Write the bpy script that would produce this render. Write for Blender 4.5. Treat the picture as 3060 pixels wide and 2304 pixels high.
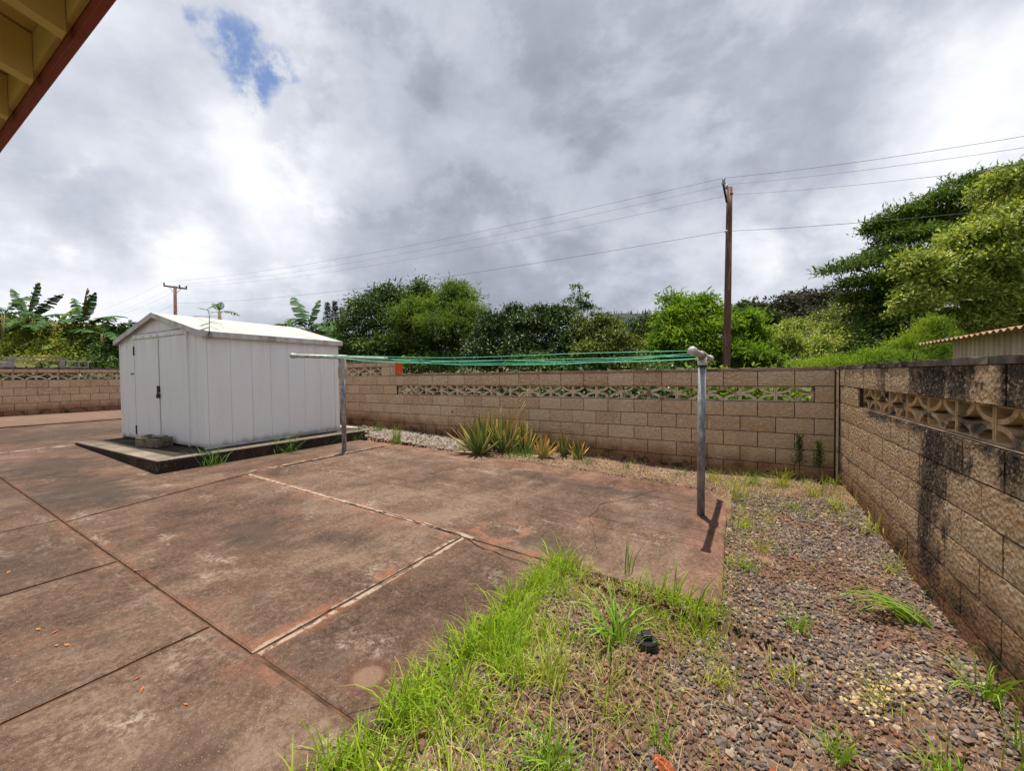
import bpy, math, random
import numpy as np
from mathutils import Vector, Matrix, Quaternion, noise as mnoise

for _o in list(bpy.data.objects):
    bpy.data.objects.remove(_o, do_unlink=True)
sc = bpy.context.scene
COL = sc.collection
PI = math.pi

# ------------------------------------------------------------------ camera
CAM = Vector((-0.902, -6.322, 1.45))
RT = Vector((0.85989, 0.51034, -0.01199))
UP = Vector((-0.00254, 0.02777, 0.99961))
FW = Vector((-0.51048, 0.85952, -0.02517))
FPX, PW, PH = 1218.7, 3060.0, 2304.0
cd = bpy.data.cameras.new('camera')
cam = bpy.data.objects.new('camera', cd)
COL.objects.link(cam)
M = Matrix.Identity(4)
for i in range(3):
    M[i][0], M[i][1], M[i][2], M[i][3] = RT[i], UP[i], -FW[i], CAM[i]
cam.matrix_world = M
cd.sensor_fit = 'HORIZONTAL'
cd.sensor_width = 36.0
cd.lens = 36.0 * FPX / PW
cd.clip_start, cd.clip_end = 0.05, 8000
sc.camera = cam

# ------------------------------------------------------------------ exposure, sun
sc.view_settings.view_transform = 'Standard'
sc.view_settings.look = 'None'
sc.view_settings.gamma = 1.0
sc.view_settings.exposure = 0.80
sc.view_settings.use_curve_mapping = False
sc.cycles.adaptive_threshold = 0.02
sc.cycles.max_bounces = 6
sc.cycles.diffuse_bounces = 4
sc.cycles.glossy_bounces = 2
sc.cycles.transmission_bounces = 3
sc.cycles.transparent_max_bounces = 4
TO_SUN = Vector((-0.075, 0.13, 1.0)).normalized()
sl = bpy.data.lights.new('sun', 'SUN')
sl.energy = 4.2
sl.angle = math.radians(0.5)
sl.color = (1.0, 0.94, 0.82)
so = bpy.data.objects.new('sun', sl)
so.rotation_euler = (-TO_SUN).to_track_quat('-Z', 'Y').to_euler()
so.location = (0, 0, 30)
COL.objects.link(so)


def at(u, v, d):
    """photo pixel (in a 2212 wide picture) at a distance along the view axis -> point of the place"""
    u, v = u * PW / 2212.0, v * PW / 2212.0
    return CAM + (FW + RT * ((u - PW / 2) / FPX) - UP * ((v - PH / 2) / FPX)) * d


def pxm(r, d):
    return r * PW / 2212.0 * d / FPX


# ------------------------------------------------------------------ node helper
class NT:
    def __init__(s, tree):
        s.t = tree
        s.n = tree.nodes
        s.l = tree.links

    def node(s, typ, **kw):
        n = s.n.new(typ)
        for k, v in kw.items():
            setattr(n, k, v)
        return n

    def put(s, sock, v):
        if isinstance(v, bpy.types.NodeSocket):
            s.l.new(v, sock)
        elif v is not None:
            if hasattr(sock, 'default_value'):
                dv = sock.default_value
                if hasattr(dv, '__len__') and not hasattr(v, '__len__'):
                    v = [v] * len(dv)
                if hasattr(dv, '__len__') and len(dv) == 4 and len(v) == 3:
                    v = (*v, 1.0)
                sock.default_value = v

    def m(s, op, a, b=None, c=None, clamp=False):
        n = s.node('ShaderNodeMath', operation=op)
        n.use_clamp = clamp
        s.put(n.inputs[0], a)
        if b is not None:
            s.put(n.inputs[1], b)
        if c is not None:
            s.put(n.inputs[2], c)
        return n.outputs[0]

    def vm(s, op, a, b=None):
        n = s.node('ShaderNodeVectorMath', operation=op)
        s.put(n.inputs[0], a)
        if b is not None:
            s.put(n.inputs[1], b)
        return n.outputs['Value'] if op in ('DOT_PRODUCT', 'LENGTH', 'DISTANCE') else n.outputs[0]

    def mr(s, v, a, b, c=0.0, d=1.0, smooth=True):
        n = s.node('ShaderNodeMapRange')
        n.interpolation_type = 'SMOOTHSTEP' if smooth else 'LINEAR'
        s.put(n.inputs[0], v)
        for i, x in enumerate((a, b, c, d)):
            s.put(n.inputs[i + 1], x)
        return n.outputs[0]

    def mix(s, f, a, b, mode='MIX'):
        n = s.node('ShaderNodeMix', data_type='RGBA', blend_type=mode)
        s.put(n.inputs[0], f)
        s.put(n.inputs[6], a)
        s.put(n.inputs[7], b)
        return n.outputs[2]

    def noise(s, vec, scale, detail=4, rough=0.55, dist=0.0, color=False):
        n = s.node('ShaderNodeTexNoise')
        s.put(n.inputs['Vector'], vec)
        n.inputs['Scale'].default_value = scale
        n.inputs['Detail'].default_value = detail
        n.inputs['Roughness'].default_value = rough
        n.inputs['Distortion'].default_value = dist
        return n.outputs[1 if color else 0]

    def voro(s, vec, scale, out=0, feature='F1'):
        n = s.node('ShaderNodeTexVoronoi', feature=feature)
        s.put(n.inputs['Vector'], vec)
        n.inputs['Scale'].default_value = scale
        return n.outputs[out]

    def ramp(s, f, stops):
        n = s.node('ShaderNodeValToRGB')
        cr = n.color_ramp
        while len(cr.elements) < len(stops):
            cr.elements.new(0.5)
        for e, (p, c) in zip(cr.elements, stops):
            e.position = p
            e.color = (*c, 1.0)
        s.put(n.inputs[0], f)
        return n.outputs[0]

    def scale(s, vec, xyz, off=(0, 0, 0)):
        n = s.node('ShaderNodeMapping')
        s.put(n.inputs[0], vec)
        n.inputs['Scale'].default_value = xyz
        n.inputs['Location'].default_value = off
        return n.outputs[0]

    def sep(s, vec):
        n = s.node('ShaderNodeSeparateXYZ')
        s.put(n.inputs[0], vec)
        return n.outputs

    def comb(s, x, y, z):
        n = s.node('ShaderNodeCombineXYZ')
        for i, v in enumerate((x, y, z)):
            s.put(n.inputs[i], v)
        return n.outputs[0]


# ------------------------------------------------------------------ world: sky with broken cloud
w = bpy.data.worlds.new('World')
sc.world = w
w.use_nodes = True
W = NT(w.node_tree)
W.n.clear()
sky = W.node('ShaderNodeTexSky', sky_type='NISHITA')
sky.sun_disc = False
sky.sun_elevation = math.asin(TO_SUN.z)
sky.sun_rotation = math.atan2(TO_SUN.x, TO_SUN.y)
sky.altitude = 300
tc = W.node('ShaderNodeTexCoord')
D = tc.outputs['Generated']
dx, dy, dz = W.sep(D)
zc = W.m('ADD', W.m('MAXIMUM', dz, 0.0), 0.22)
plane = W.comb(W.m('DIVIDE', dx, zc), W.m('DIVIDE', dy, zc), 0.0)
n1 = W.noise(W.scale(plane, (1, 1, 1), (3.1, 1.7, 0.4)), 0.85, 7, 0.52, 0.25)
n2 = W.noise(W.scale(D, (1, 1, 1.5), (0.3, 2.1, 5.0)), 2.9, 10, 0.60, 0.15)
n3 = W.noise(W.scale(plane, (1, 1, 1), (7.7, 4.2, 2.0)), 2.2, 8, 0.6, 0.4)
n4 = W.noise(W.scale(D, (1, 1, 1.4), (1.3, 0.4, 2.0)), 7.0, 10, 0.62, 0.2)
bri = W.m('ADD', W.m('ADD', W.m('MULTIPLY', n1, 0.45), W.m('MULTIPLY', n2, 0.6)), W.m('ADD', W.m('MULTIPLY', n3, 0.24), W.m('MULTIPLY', n4, 0.12)))
bil = W.m('ABSOLUTE', W.m('SUBTRACT', W.noise(W.scale(D, (1, 1, 1.3), (4.1, 2.2, 1.0)), 5.0, 8, 0.58, 0.1), 0.5))
bri = W.m('SUBTRACT', bri, W.m('MULTIPLY', bil, 0.30))
bri = W.m('ADD', bri, W.m('MULTIPLY', W.mr(n2, 0.47, 0.58), 0.09))
bri = W.m('SUBTRACT', bri, 0.145)
# where the photograph shows thicker and thinner cloud
wob = W.vm('ADD', D, W.vm('MULTIPLY', W.vm('SUBTRACT', W.noise(D, 4.5, 5, 0.6, 0, True), (0.5, 0.5, 0.5)), (0.22, 0.22, 0.22)))
wob = W.vm('NORMALIZE', wob)


def dirpx(u, v):
    return (at(u, v, 1.0) - CAM).normalized()


for (u, v, r, g) in [
        (330, 110, 17, 0.22), (520, 480, 13, 0.20), (60, 585, 15, 0.28), (640, 330, 12, 0.10), (2190, 250, 12, 0.38),
        (1830, 455, 4.5, 0.20), (1640, 545, 4.5, 0.18), (330, 600, 9, 0.16), (60, 110, 12, 0.10), (1950, 60, 16, 0.06),
        (1130, 440, 22, -0.15), (180, 320, 12, -0.13), (1000, 130, 18, -0.04), (880, 610, 16, -0.03), (150, 440, 10, -0.05),
        (1550, 330, 20, -0.02), (1300, 640, 14, -0.02), (250, 520, 6, -0.12), (760, 440, 8, -0.06)]:
    c = dirpx(u, v)
    dt = W.vm('DOT_PRODUCT', wob, tuple(c))
    bri = W.m('ADD', bri, W.m('MULTIPLY', W.mr(dt, math.cos(math.radians(r)), math.cos(math.radians(r * 0.12))), g))
cloud = W.ramp(bri, [(0.24, (0.195, 0.21, 0.255)), (0.46, (0.30, 0.32, 0.38)), (0.60, (0.39, 0.415, 0.475)),
                     (0.76, (0.52, 0.545, 0.595)), (0.96, (0.72, 0.73, 0.75))])
cloud10 = W.vm('MULTIPLY', cloud, (8.5, 8.5, 8.5))
gap = 0.0
for (u, v, r) in [(478, 35, 1.6), (496, 75, 1.6), (522, 115, 1.8), (548, 150, 2.1), (552, 195, 1.8), (584, 125, 1.4), (556, 228, 1.1)]:
    dt = W.vm('DOT_PRODUCT', wob, tuple(dirpx(u, v)))
    gap = W.m('MAXIMUM', gap, W.mr(dt, math.cos(math.radians(r * 1.7)), math.cos(math.radians(r * 0.45))))
gapn = W.m('MULTIPLY', gap, W.mr(W.noise(D, 16, 7, 0.65), 0.36, 0.58))
skyc = W.mix(W.m('MULTIPLY', gapn, 0.95), cloud10, W.vm('MULTIPLY', sky.outputs[0], (0.70, 0.72, 0.82)))
bg = W.node('ShaderNodeBackground')
bg.inputs['Strength'].default_value = 0.10
W.l.new(skyc, bg.inputs['Color'])
wo = W.node('ShaderNodeOutputWorld')
W.l.new(bg.outputs[0], wo.inputs['Surface'])

# ------------------------------------------------------------------ mesh helpers
rnd = random.Random(7)


def link(o, parent=None):
    COL.objects.link(o)
    if parent is not None:
        o.parent = parent
    return o


def tag(o, label, cat, group=None):
    o['label'] = label
    o['category'] = cat
    if group:
        o['group'] = group
    return o


def thing(name, label, cat, loc=(0, 0, 0), rotz=0.0, group=None):
    o = bpy.data.objects.new(name, None)
    o.empty_display_size = 0.1
    o.location = loc
    o.rotation_euler = (0, 0, rotz)
    link(o)
    return tag(o, label, cat, group)


def struct(o):
    o['kind'] = 'structure'
    return o


def stuff(o):
    o['kind'] = 'stuff'
    return o


class MB:
    def __init__(s):
        s.v = []
        s.f = []

    def add(s, vs, fs):
        k = len(s.v)
        s.v += [tuple(p) for p in vs]
        s.f += [tuple(i + k for i in f) for f in fs]
        return s

    def box(s, a, b):
        (x0, y0, z0), (x1, y1, z1) = a, b
        return s.add([(x0, y0, z0), (x1, y0, z0), (x1, y1, z0), (x0, y1, z0), (x0, y0, z1), (x1, y0, z1), (x1, y1, z1), (x0, y1, z1)],
                     [(0, 3, 2, 1), (4, 5, 6, 7), (0, 1, 5, 4), (1, 2, 6, 5), (2, 3, 7, 6), (3, 0, 4, 7)])

    def bar(s, p, q, wd, ht, up=(0, 0, 1)):
        p, q = Vector(p), Vector(q)
        d = (q - p).normalized()
        sd = d.cross(Vector(up)).normalized() * wd / 2
        u = sd.cross(d).normalized() * ht / 2
        vs = [p - sd - u, p + sd - u, p + sd + u, p - sd + u, q - sd - u, q + sd - u, q + sd + u, q - sd + u]
        return s.add(vs, [(0, 3, 2, 1), (4, 5, 6, 7), (0, 1, 5, 4), (1, 2, 6, 5), (2, 3, 7, 6), (3, 0, 4, 7)])

    def tube(s, pts, rad, n=8, cap=True):
        pts = [Vector(p) for p in pts]
        if not hasattr(rad, '__len__'):
            rad = [rad] * len(pts)
        k = len(s.v)
        ref = None
        for i, p in enumerate(pts):
            d = (pts[min(i + 1, len(pts) - 1)] - pts[max(i - 1, 0)]).normalized()
            if ref is None:
                ref = Vector((1, 0, 0)) if abs(d.x) < 0.8 else Vector((0, 1, 0))
            a = (ref - d * ref.dot(d)).normalized()
            ref = a
            b = d.cross(a)
            for j in range(n):
                t = 2 * PI * j / n
                s.v.append(tuple(p + (a * math.cos(t) + b * math.sin(t)) * rad[i]))
        for i in range(len(pts) - 1):
            for j in range(n):
                a0 = k + i * n + j
                b0 = k + i * n + (j + 1) % n
                s.f.append((a0, b0, b0 + n, a0 + n))
        if cap:
            s.f.append(tuple(k + j for j in reversed(range(n))))
            s.f.append(tuple(k + (len(pts) - 1) * n + j for j in range(n)))
        return s

    def prism(s, poly, z0, z1):
        """polygon of (x,y) -> solid; z0/z1 numbers or functions of (x,y)"""
        f0 = z0 if callable(z0) else (lambda x, y: z0)
        f1 = z1 if callable(z1) else (lambda x, y: z1)
        n = len(poly)
        k = len(s.v)
        s.v += [(x, y, f0(x, y)) for x, y in poly] + [(x, y, f1(x, y)) for x, y in poly]
        s.f.append(tuple(k + i for i in reversed(range(n))))
        s.f.append(tuple(k + n + i for i in range(n)))
        for i in range(n):
            j = (i + 1) % n
            s.f.append((k + i, k + j, k + n + j, k + n + i))
        return s

    def mesh(s, name, mat, smooth=False):
        me = bpy.data.meshes.new(name)
        me.from_pydata(s.v, [], s.f)
        if mat:
            me.materials.append(mat)
        if smooth:
            me.polygons.foreach_set('use_smooth', [True] * len(me.polygons))
        me.update()
        return me

    def build(s, name, mat, parent=None, smooth=False, loc=None, bevel=0):
        o = bpy.data.objects.new(name, s.mesh(name, mat, smooth))
        link(o, parent)
        if loc is not None:
            o.location = loc
        if bevel:
            md = o.modifiers.new('bevel', 'BEVEL')
            md.width = bevel
            md.segments = 2
            md.limit_method = 'ANGLE'
            md.angle_limit = math.radians(40)
        return o


def np_obj(name, V, F, mat, parent=None, smooth=False):
    """V (n,3), F (m,k) with constant k"""
    me = bpy.data.meshes.new(name)
    V = np.ascontiguousarray(V, dtype=np.float32)
    F = np.ascontiguousarray(F, dtype=np.int32)
    m, k = F.shape
    me.vertices.add(len(V))
    me.vertices.foreach_set('co', V.ravel())
    me.loops.add(m * k)
    me.loops.foreach_set('vertex_index', F.ravel())
    me.polygons.add(m)
    me.polygons.foreach_set('loop_start', np.arange(0, m * k, k, dtype=np.int32))
    me.polygons.foreach_set('use_smooth', np.full(m, bool(smooth)))
    me.update(calc_edges=True)
    me.validate()
    if mat:
        me.materials.append(mat)
    o = bpy.data.objects.new(name, me)
    return link(o, parent)


# ------------------------------------------------------------------ materials
def new_mat(name):
    m = bpy.data.materials.new(name)
    m.use_nodes = True
    t = NT(m.node_tree)
    t.n.clear()
    out = t.node('ShaderNodeOutputMaterial')
    p = t.node('ShaderNodeBsdfPrincipled')
    t.l.new(p.outputs[0], out.inputs[0])
    t.out = out
    t.p = p
    t.pos = t.node('ShaderNodeNewGeometry').outputs['Position']
    return m, t


def fin(t, col, rough=0.8, bump=None, bstr=0.3, bdist=0.01, spec=0.3, metal=0.0):
    t.put(t.p.inputs['Base Color'], col)
    t.put(t.p.inputs['Roughness'], rough)
    t.put(t.p.inputs['Metallic'], metal)
    t.p.inputs['Specular IOR Level'].default_value = spec
    if bump is not None:
        b = t.node('ShaderNodeBump')
        b.inputs['Strength'].default_value = bstr
        b.inputs['Distance'].default_value = bdist
        t.l.new(bump, b.inputs['Height'])
        t.l.new(b.outputs[0], t.p.inputs['Normal'])


def simple(name, c1, c2=None, scale=12.0, rough=0.7, bstr=0.2, spec=0.3, metal=0.0, stretch=(1, 1, 1), c3=None):
    m, t = new_mat(name)
    c2 = c2 or tuple(x * 0.75 for x in c1)
    v = t.scale(t.pos, stretch)
    n = t.noise(v, scale, 6, 0.6)
    col = t.mix(t.mr(n, 0.35, 0.65), c1, c2)
    if c3:
        col = t.mix(t.mr(t.noise(v, scale * 0.35, 5, 0.6), 0.52, 0.64), col, c3)
    fin(t, col, rough, t.noise(v, scale * 4, 4), bstr, 0.004, spec, metal)
    return m


def leafy(name, cols, rough=0.5, trans=0.3, spec=0.35, patch=0.0):
    rough, spec = min(0.9, rough + 0.12), spec * 0.55
    """foliage: colour varies from leaf to leaf (random per island)"""
    m, t = new_mat(name)
    g = t.node('ShaderNodeNewGeometry')
    r = g.outputs['Random Per Island']
    stops = [(i / max(1, len(cols) - 1), c) for i, c in enumerate(cols)]
    f = r
    if patch:
        f = t.m('ADD', t.m('MULTIPLY', r, 1 - patch), t.m('MULTIPLY', t.mr(t.noise(t.pos, 0.9, 3), 0.35, 0.65), patch))
    col = t.ramp(f, stops)
    fin(t, col, rough, None, spec=spec)
    tr = t.node('ShaderNodeBsdfTranslucent')
    t.l.new(t.mix(1.0, col, (1.25, 1.2, 0.5), 'MULTIPLY'), tr.inputs[0])
    mx = t.node('ShaderNodeMixShader')
    mx.inputs[0].default_value = trans
    t.l.new(t.p.outputs[0], mx.inputs[1])
    t.l.new(tr.outputs[0], mx.inputs[2])
    t.l.new(mx.outputs[0], t.out.inputs[0])
    return m


# tan split-face block, red soil splash at the foot
def block_mat(name, mold=False):
    m, t = new_mat(name)
    oi = t.node('ShaderNodeObjectInfo').outputs['Random']
    px, py, pz = t.sep(t.pos)
    base = t.ramp(oi, [(0.0, (0.62, 0.41, 0.24)), (0.35, (0.72, 0.505, 0.315)), (0.7, (0.77, 0.575, 0.38)), (1.0, (0.67, 0.435, 0.25))])
    if mold:
        base = t.mix(0.6, base, (0.70, 0.42, 0.21))
    n = t.noise(t.scale(t.pos, (1, 1, 1.5)), 19, 8, 0.68, 0.4)
    col = t.mix(t.mr(n, 0.44, 0.66), base, (0.80, 0.65, 0.48))
    col = t.mix(t.m('MULTIPLY', t.mr(t.noise(t.pos, 28, 6, 0.7), 0.50, 0.40), 0.24), col, (0.38, 0.25, 0.155))
    nf = t.noise(t.pos, 60, 4, 0.6)
    col = t.mix(t.m('MULTIPLY', t.mr(nf, 0.56, 0.74), 0.8), col, (0.26, 0.165, 0.10))
    stain = t.mr(t.noise(t.scale(t.pos, (1, 1, 0.5)), 2.6, 5, 0.6), 0.50, 0.68)
    col = t.mix(t.m('MULTIPLY', stain, 0.22), col, (0.42, 0.26, 0.15))
    # soil splash: height above the sloping ground
    gz = t.m('SUBTRACT', pz, t.m('MULTIPLY', t.m('MAXIMUM', px, -13.8), -0.037))
    sp = t.m('MULTIPLY', t.mr(t.m('ADD', gz, t.m('MULTIPLY', t.noise(t.pos, 3.5, 4), -0.35)), 0.28, -0.12), 0.85)
    col = t.mix(sp, col, (0.26, 0.105, 0.045))
    col = t.mix(t.m('MULTIPLY', t.mr(t.noise(t.pos, 5, 5, 0.65), 0.5, 0.62), t.mr(gz, 0.30, 0.02)), col, (0.07, 0.06, 0.03))
    if mold:
        # black mould running down in streaks
        nn = t.noise(t.pos, 7, 7, 0.7)
        ns = t.noise(t.scale(t.pos, (1, 1, 0.16)), 4.5, 7, 0.72)
        def band(c, hw, z0, z1, sl=0.0):
            d = t.m('ADD', t.m('SUBTRACT', py, c), t.m('MULTIPLY', t.m('SUBTRACT', nn, 0.5), 0.45))
            d = t.m('ADD', d, t.m('MULTIPLY', pz, sl))
            return t.m('MULTIPLY', t.mr(t.m('ABSOLUTE', d), hw, hw * 0.3), t.mr(pz, z0, z1))
        b = band(-2.66, 0.36, -0.10, 0.20, 0.04)
        b = t.m('MAXIMUM', b, band(-3.05, 0.26, 0.66, 0.92))
        b = t.m('MAXIMUM', b, t.m('MULTIPLY', band(-3.60, 0.30, 0.72, 0.98), 0.9))
        b = t.m('MAXIMUM', b, t.m('MULTIPLY', band(-1.65, 0.22, 1.20, 1.30), 0.8))
        b = t.m('MAXIMUM', b, band(-3.12, 0.20, 1.22, 1.30))
        b = t.m('MAXIMUM', b, t.m('MULTIPLY', band(-2.42, 0.28, 1.20, 1.30), 0.9))
        b = t.m('MAXIMUM', b, t.m('MULTIPLY', band(-3.75, 0.30, 1.20, 1.32), 0.7))
        ledge = t.m('MULTIPLY', t.mr(pz, 0.93, 1.06), t.mr(pz, 1.10, 1.07))
        b = t.m('MAXIMUM', b, t.m('MULTIPLY', t.m('MULTIPLY', ledge, t.mr(py, -0.6, -1.4)), 0.95))
        msk = t.mr(t.m('ADD', t.m('MULTIPLY', b, 0.36), t.m('ADD', t.m('MULTIPLY', ns, 0.55), t.m('MULTIPLY', nn, 0.45))), 0.61, 0.90)
        fleck = t.mr(t.noise(t.pos, 34, 5, 0.7), 0.66, 0.46)
        msk = t.m('MULTIPLY', msk, t.mr(t.m('ADD', fleck, t.m('MULTIPLY', b, 0.25)), 0.10, 0.75))
        col = t.mix(t.m('MULTIPLY', msk, 0.95), col, t.mix(t.mr(nf, 0.52, 0.72), (0.016, 0.015, 0.014), (0.16, 0.15, 0.135)))
    h = t.m('ADD', t.m('MULTIPLY', n, 0.55 if mold else 1.0), t.m('ADD', t.m('MULTIPLY', nf, 0.5 if mold else 0.35), t.m('MULTIPLY', t.voro(t.pos, 36), 0.6 if mold else 0.25)))
    fin(t, col, 0.92, h, 1.0, 0.10 if mold else 0.055, 0.15)
    return m


M_BLOCK = block_mat('split_block')
M_MOLD = block_mat('mouldy_split_block', True)
M_MORTAR = simple('brown_mortar', (0.09, 0.048, 0.028), (0.06, 0.032, 0.019), 14, 0.95, 0.4, 0.1)
M_LAT = simple('lattice_concrete', (0.74, 0.60, 0.44), (0.62, 0.47, 0.33), 22, 0.9, 0.4, 0.15, c3=(0.25, 0.17, 0.11))
M_LATR = simple('stained_lattice_concrete', (0.56, 0.39, 0.22), (0.42, 0.27, 0.145), 16, 0.9, 0.5, 0.15, c3=(0.10, 0.085, 0.06))
M_CAPB = simple('cap_concrete', (0.36, 0.25, 0.18), (0.25, 0.17, 0.12), 9, 0.92, 0.5, 0.15, c3=(0.13, 0.10, 0.08))
M_CAPD = simple('dark_cap_concrete', (0.20, 0.165, 0.13), (0.09, 0.08, 0.07), 7, 0.95, 0.7, 0.15, c3=(0.028, 0.027, 0.025))
M_ORANGE = simple('orange_paint', (0.62, 0.085, 0.02), (0.5, 0.065, 0.02), 9, 0.6, 0.2)
M_GALV = simple('galvanised_pipe', (0.33, 0.34, 0.35), (0.17, 0.18, 0.20), 34, 0.55, 0.4, 0.4, 0.4, stretch=(1, 1, 0.3), c3=(0.50, 0.49, 0.47))
M_PIPEW = simple('weathered_pale_pipe', (0.56, 0.54, 0.52), (0.38, 0.37, 0.36), 20, 0.5, 0.25, 0.4, 0.25, c3=(0.26, 0.20, 0.15))
M_RUST = simple('rusty_iron', (0.07, 0.035, 0.02), (0.03, 0.02, 0.015), 50, 0.85, 0.5)
M_GREENLINE = simple('green_cord', (0.10, 0.50, 0.30), (0.12, 0.58, 0.38), 30, 0.45, 0.0, 0.4)
M_RAG = simple('grey_rag', (0.50, 0.46, 0.40), (0.36, 0.32, 0.27), 14, 0.95, 0.5, 0.1)
M_POLE = simple('creosote_wood', (0.17, 0.085, 0.065), (0.10, 0.05, 0.04), 6, 0.9, 0.7, 0.15, stretch=(4, 4, 0.35), c3=(0.27, 0.17, 0.14))
M_DARKMETAL = simple('dark_metal', (0.03, 0.03, 0.032), None, 20, 0.5, 0.1)
M_INSUL = simple('grey_porcelain', (0.34, 0.36, 0.38), None, 20, 0.3, 0.0, 0.5)
M_WIRE = simple('wire', (0.20, 0.20, 0.21), None, 20, 0.6, 0.0)
M_BLACKPL = simple('black_plastic', (0.012, 0.012, 0.014), (0.02, 0.02, 0.02), 30, 0.35, 0.1, 0.5)


def shed_mat(name, roof=False):
    m, t = new_mat(name)
    px, py, pz = t.sep(t.pos)
    n = t.noise(t.scale(t.pos, (1, 1, 0.15)), 5, 6, 0.6)
    base = (0.43, 0.42, 0.395) if roof else (0.86, 0.85, 0.86)
    col = t.mix(t.m('MULTIPLY', t.mr(n, 0.45, 0.75), 0.6), base, (0.35, 0.335, 0.31) if roof else (0.76, 0.74, 0.735))
    if roof:
        col = t.mix(t.m('MULTIPLY', t.mr(t.noise(t.pos, 3, 6, 0.65), 0.5, 0.7), 0.35), col, (0.30, 0.27, 0.23))
    else:
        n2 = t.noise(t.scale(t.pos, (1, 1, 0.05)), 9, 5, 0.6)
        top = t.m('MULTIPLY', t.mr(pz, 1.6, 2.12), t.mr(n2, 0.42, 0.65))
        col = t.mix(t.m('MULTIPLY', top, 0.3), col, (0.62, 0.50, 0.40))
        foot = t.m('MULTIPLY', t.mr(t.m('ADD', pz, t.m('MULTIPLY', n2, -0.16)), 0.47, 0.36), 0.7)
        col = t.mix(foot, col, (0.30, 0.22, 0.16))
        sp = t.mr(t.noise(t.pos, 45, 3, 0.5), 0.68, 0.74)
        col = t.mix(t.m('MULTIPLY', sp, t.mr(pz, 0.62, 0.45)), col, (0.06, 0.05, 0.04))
    fin(t, col, 0.42, t.noise(t.pos, 3.5, 3), 0.35, 0.03, 0.45)
    return m


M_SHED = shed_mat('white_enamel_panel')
M_SHEDROOF = shed_mat('white_roof_sheet', True)
M_TRIM = simple('grey_white_trim', (0.62, 0.61, 0.60), (0.48, 0.46, 0.44), 7, 0.55, 0.15, stretch=(1, 1, 0.3), c3=(0.38, 0.33, 0.28))
M_SHEDDARK = simple('shed_inner', (0.36, 0.34, 0.32), None, 10, 0.8)


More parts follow.
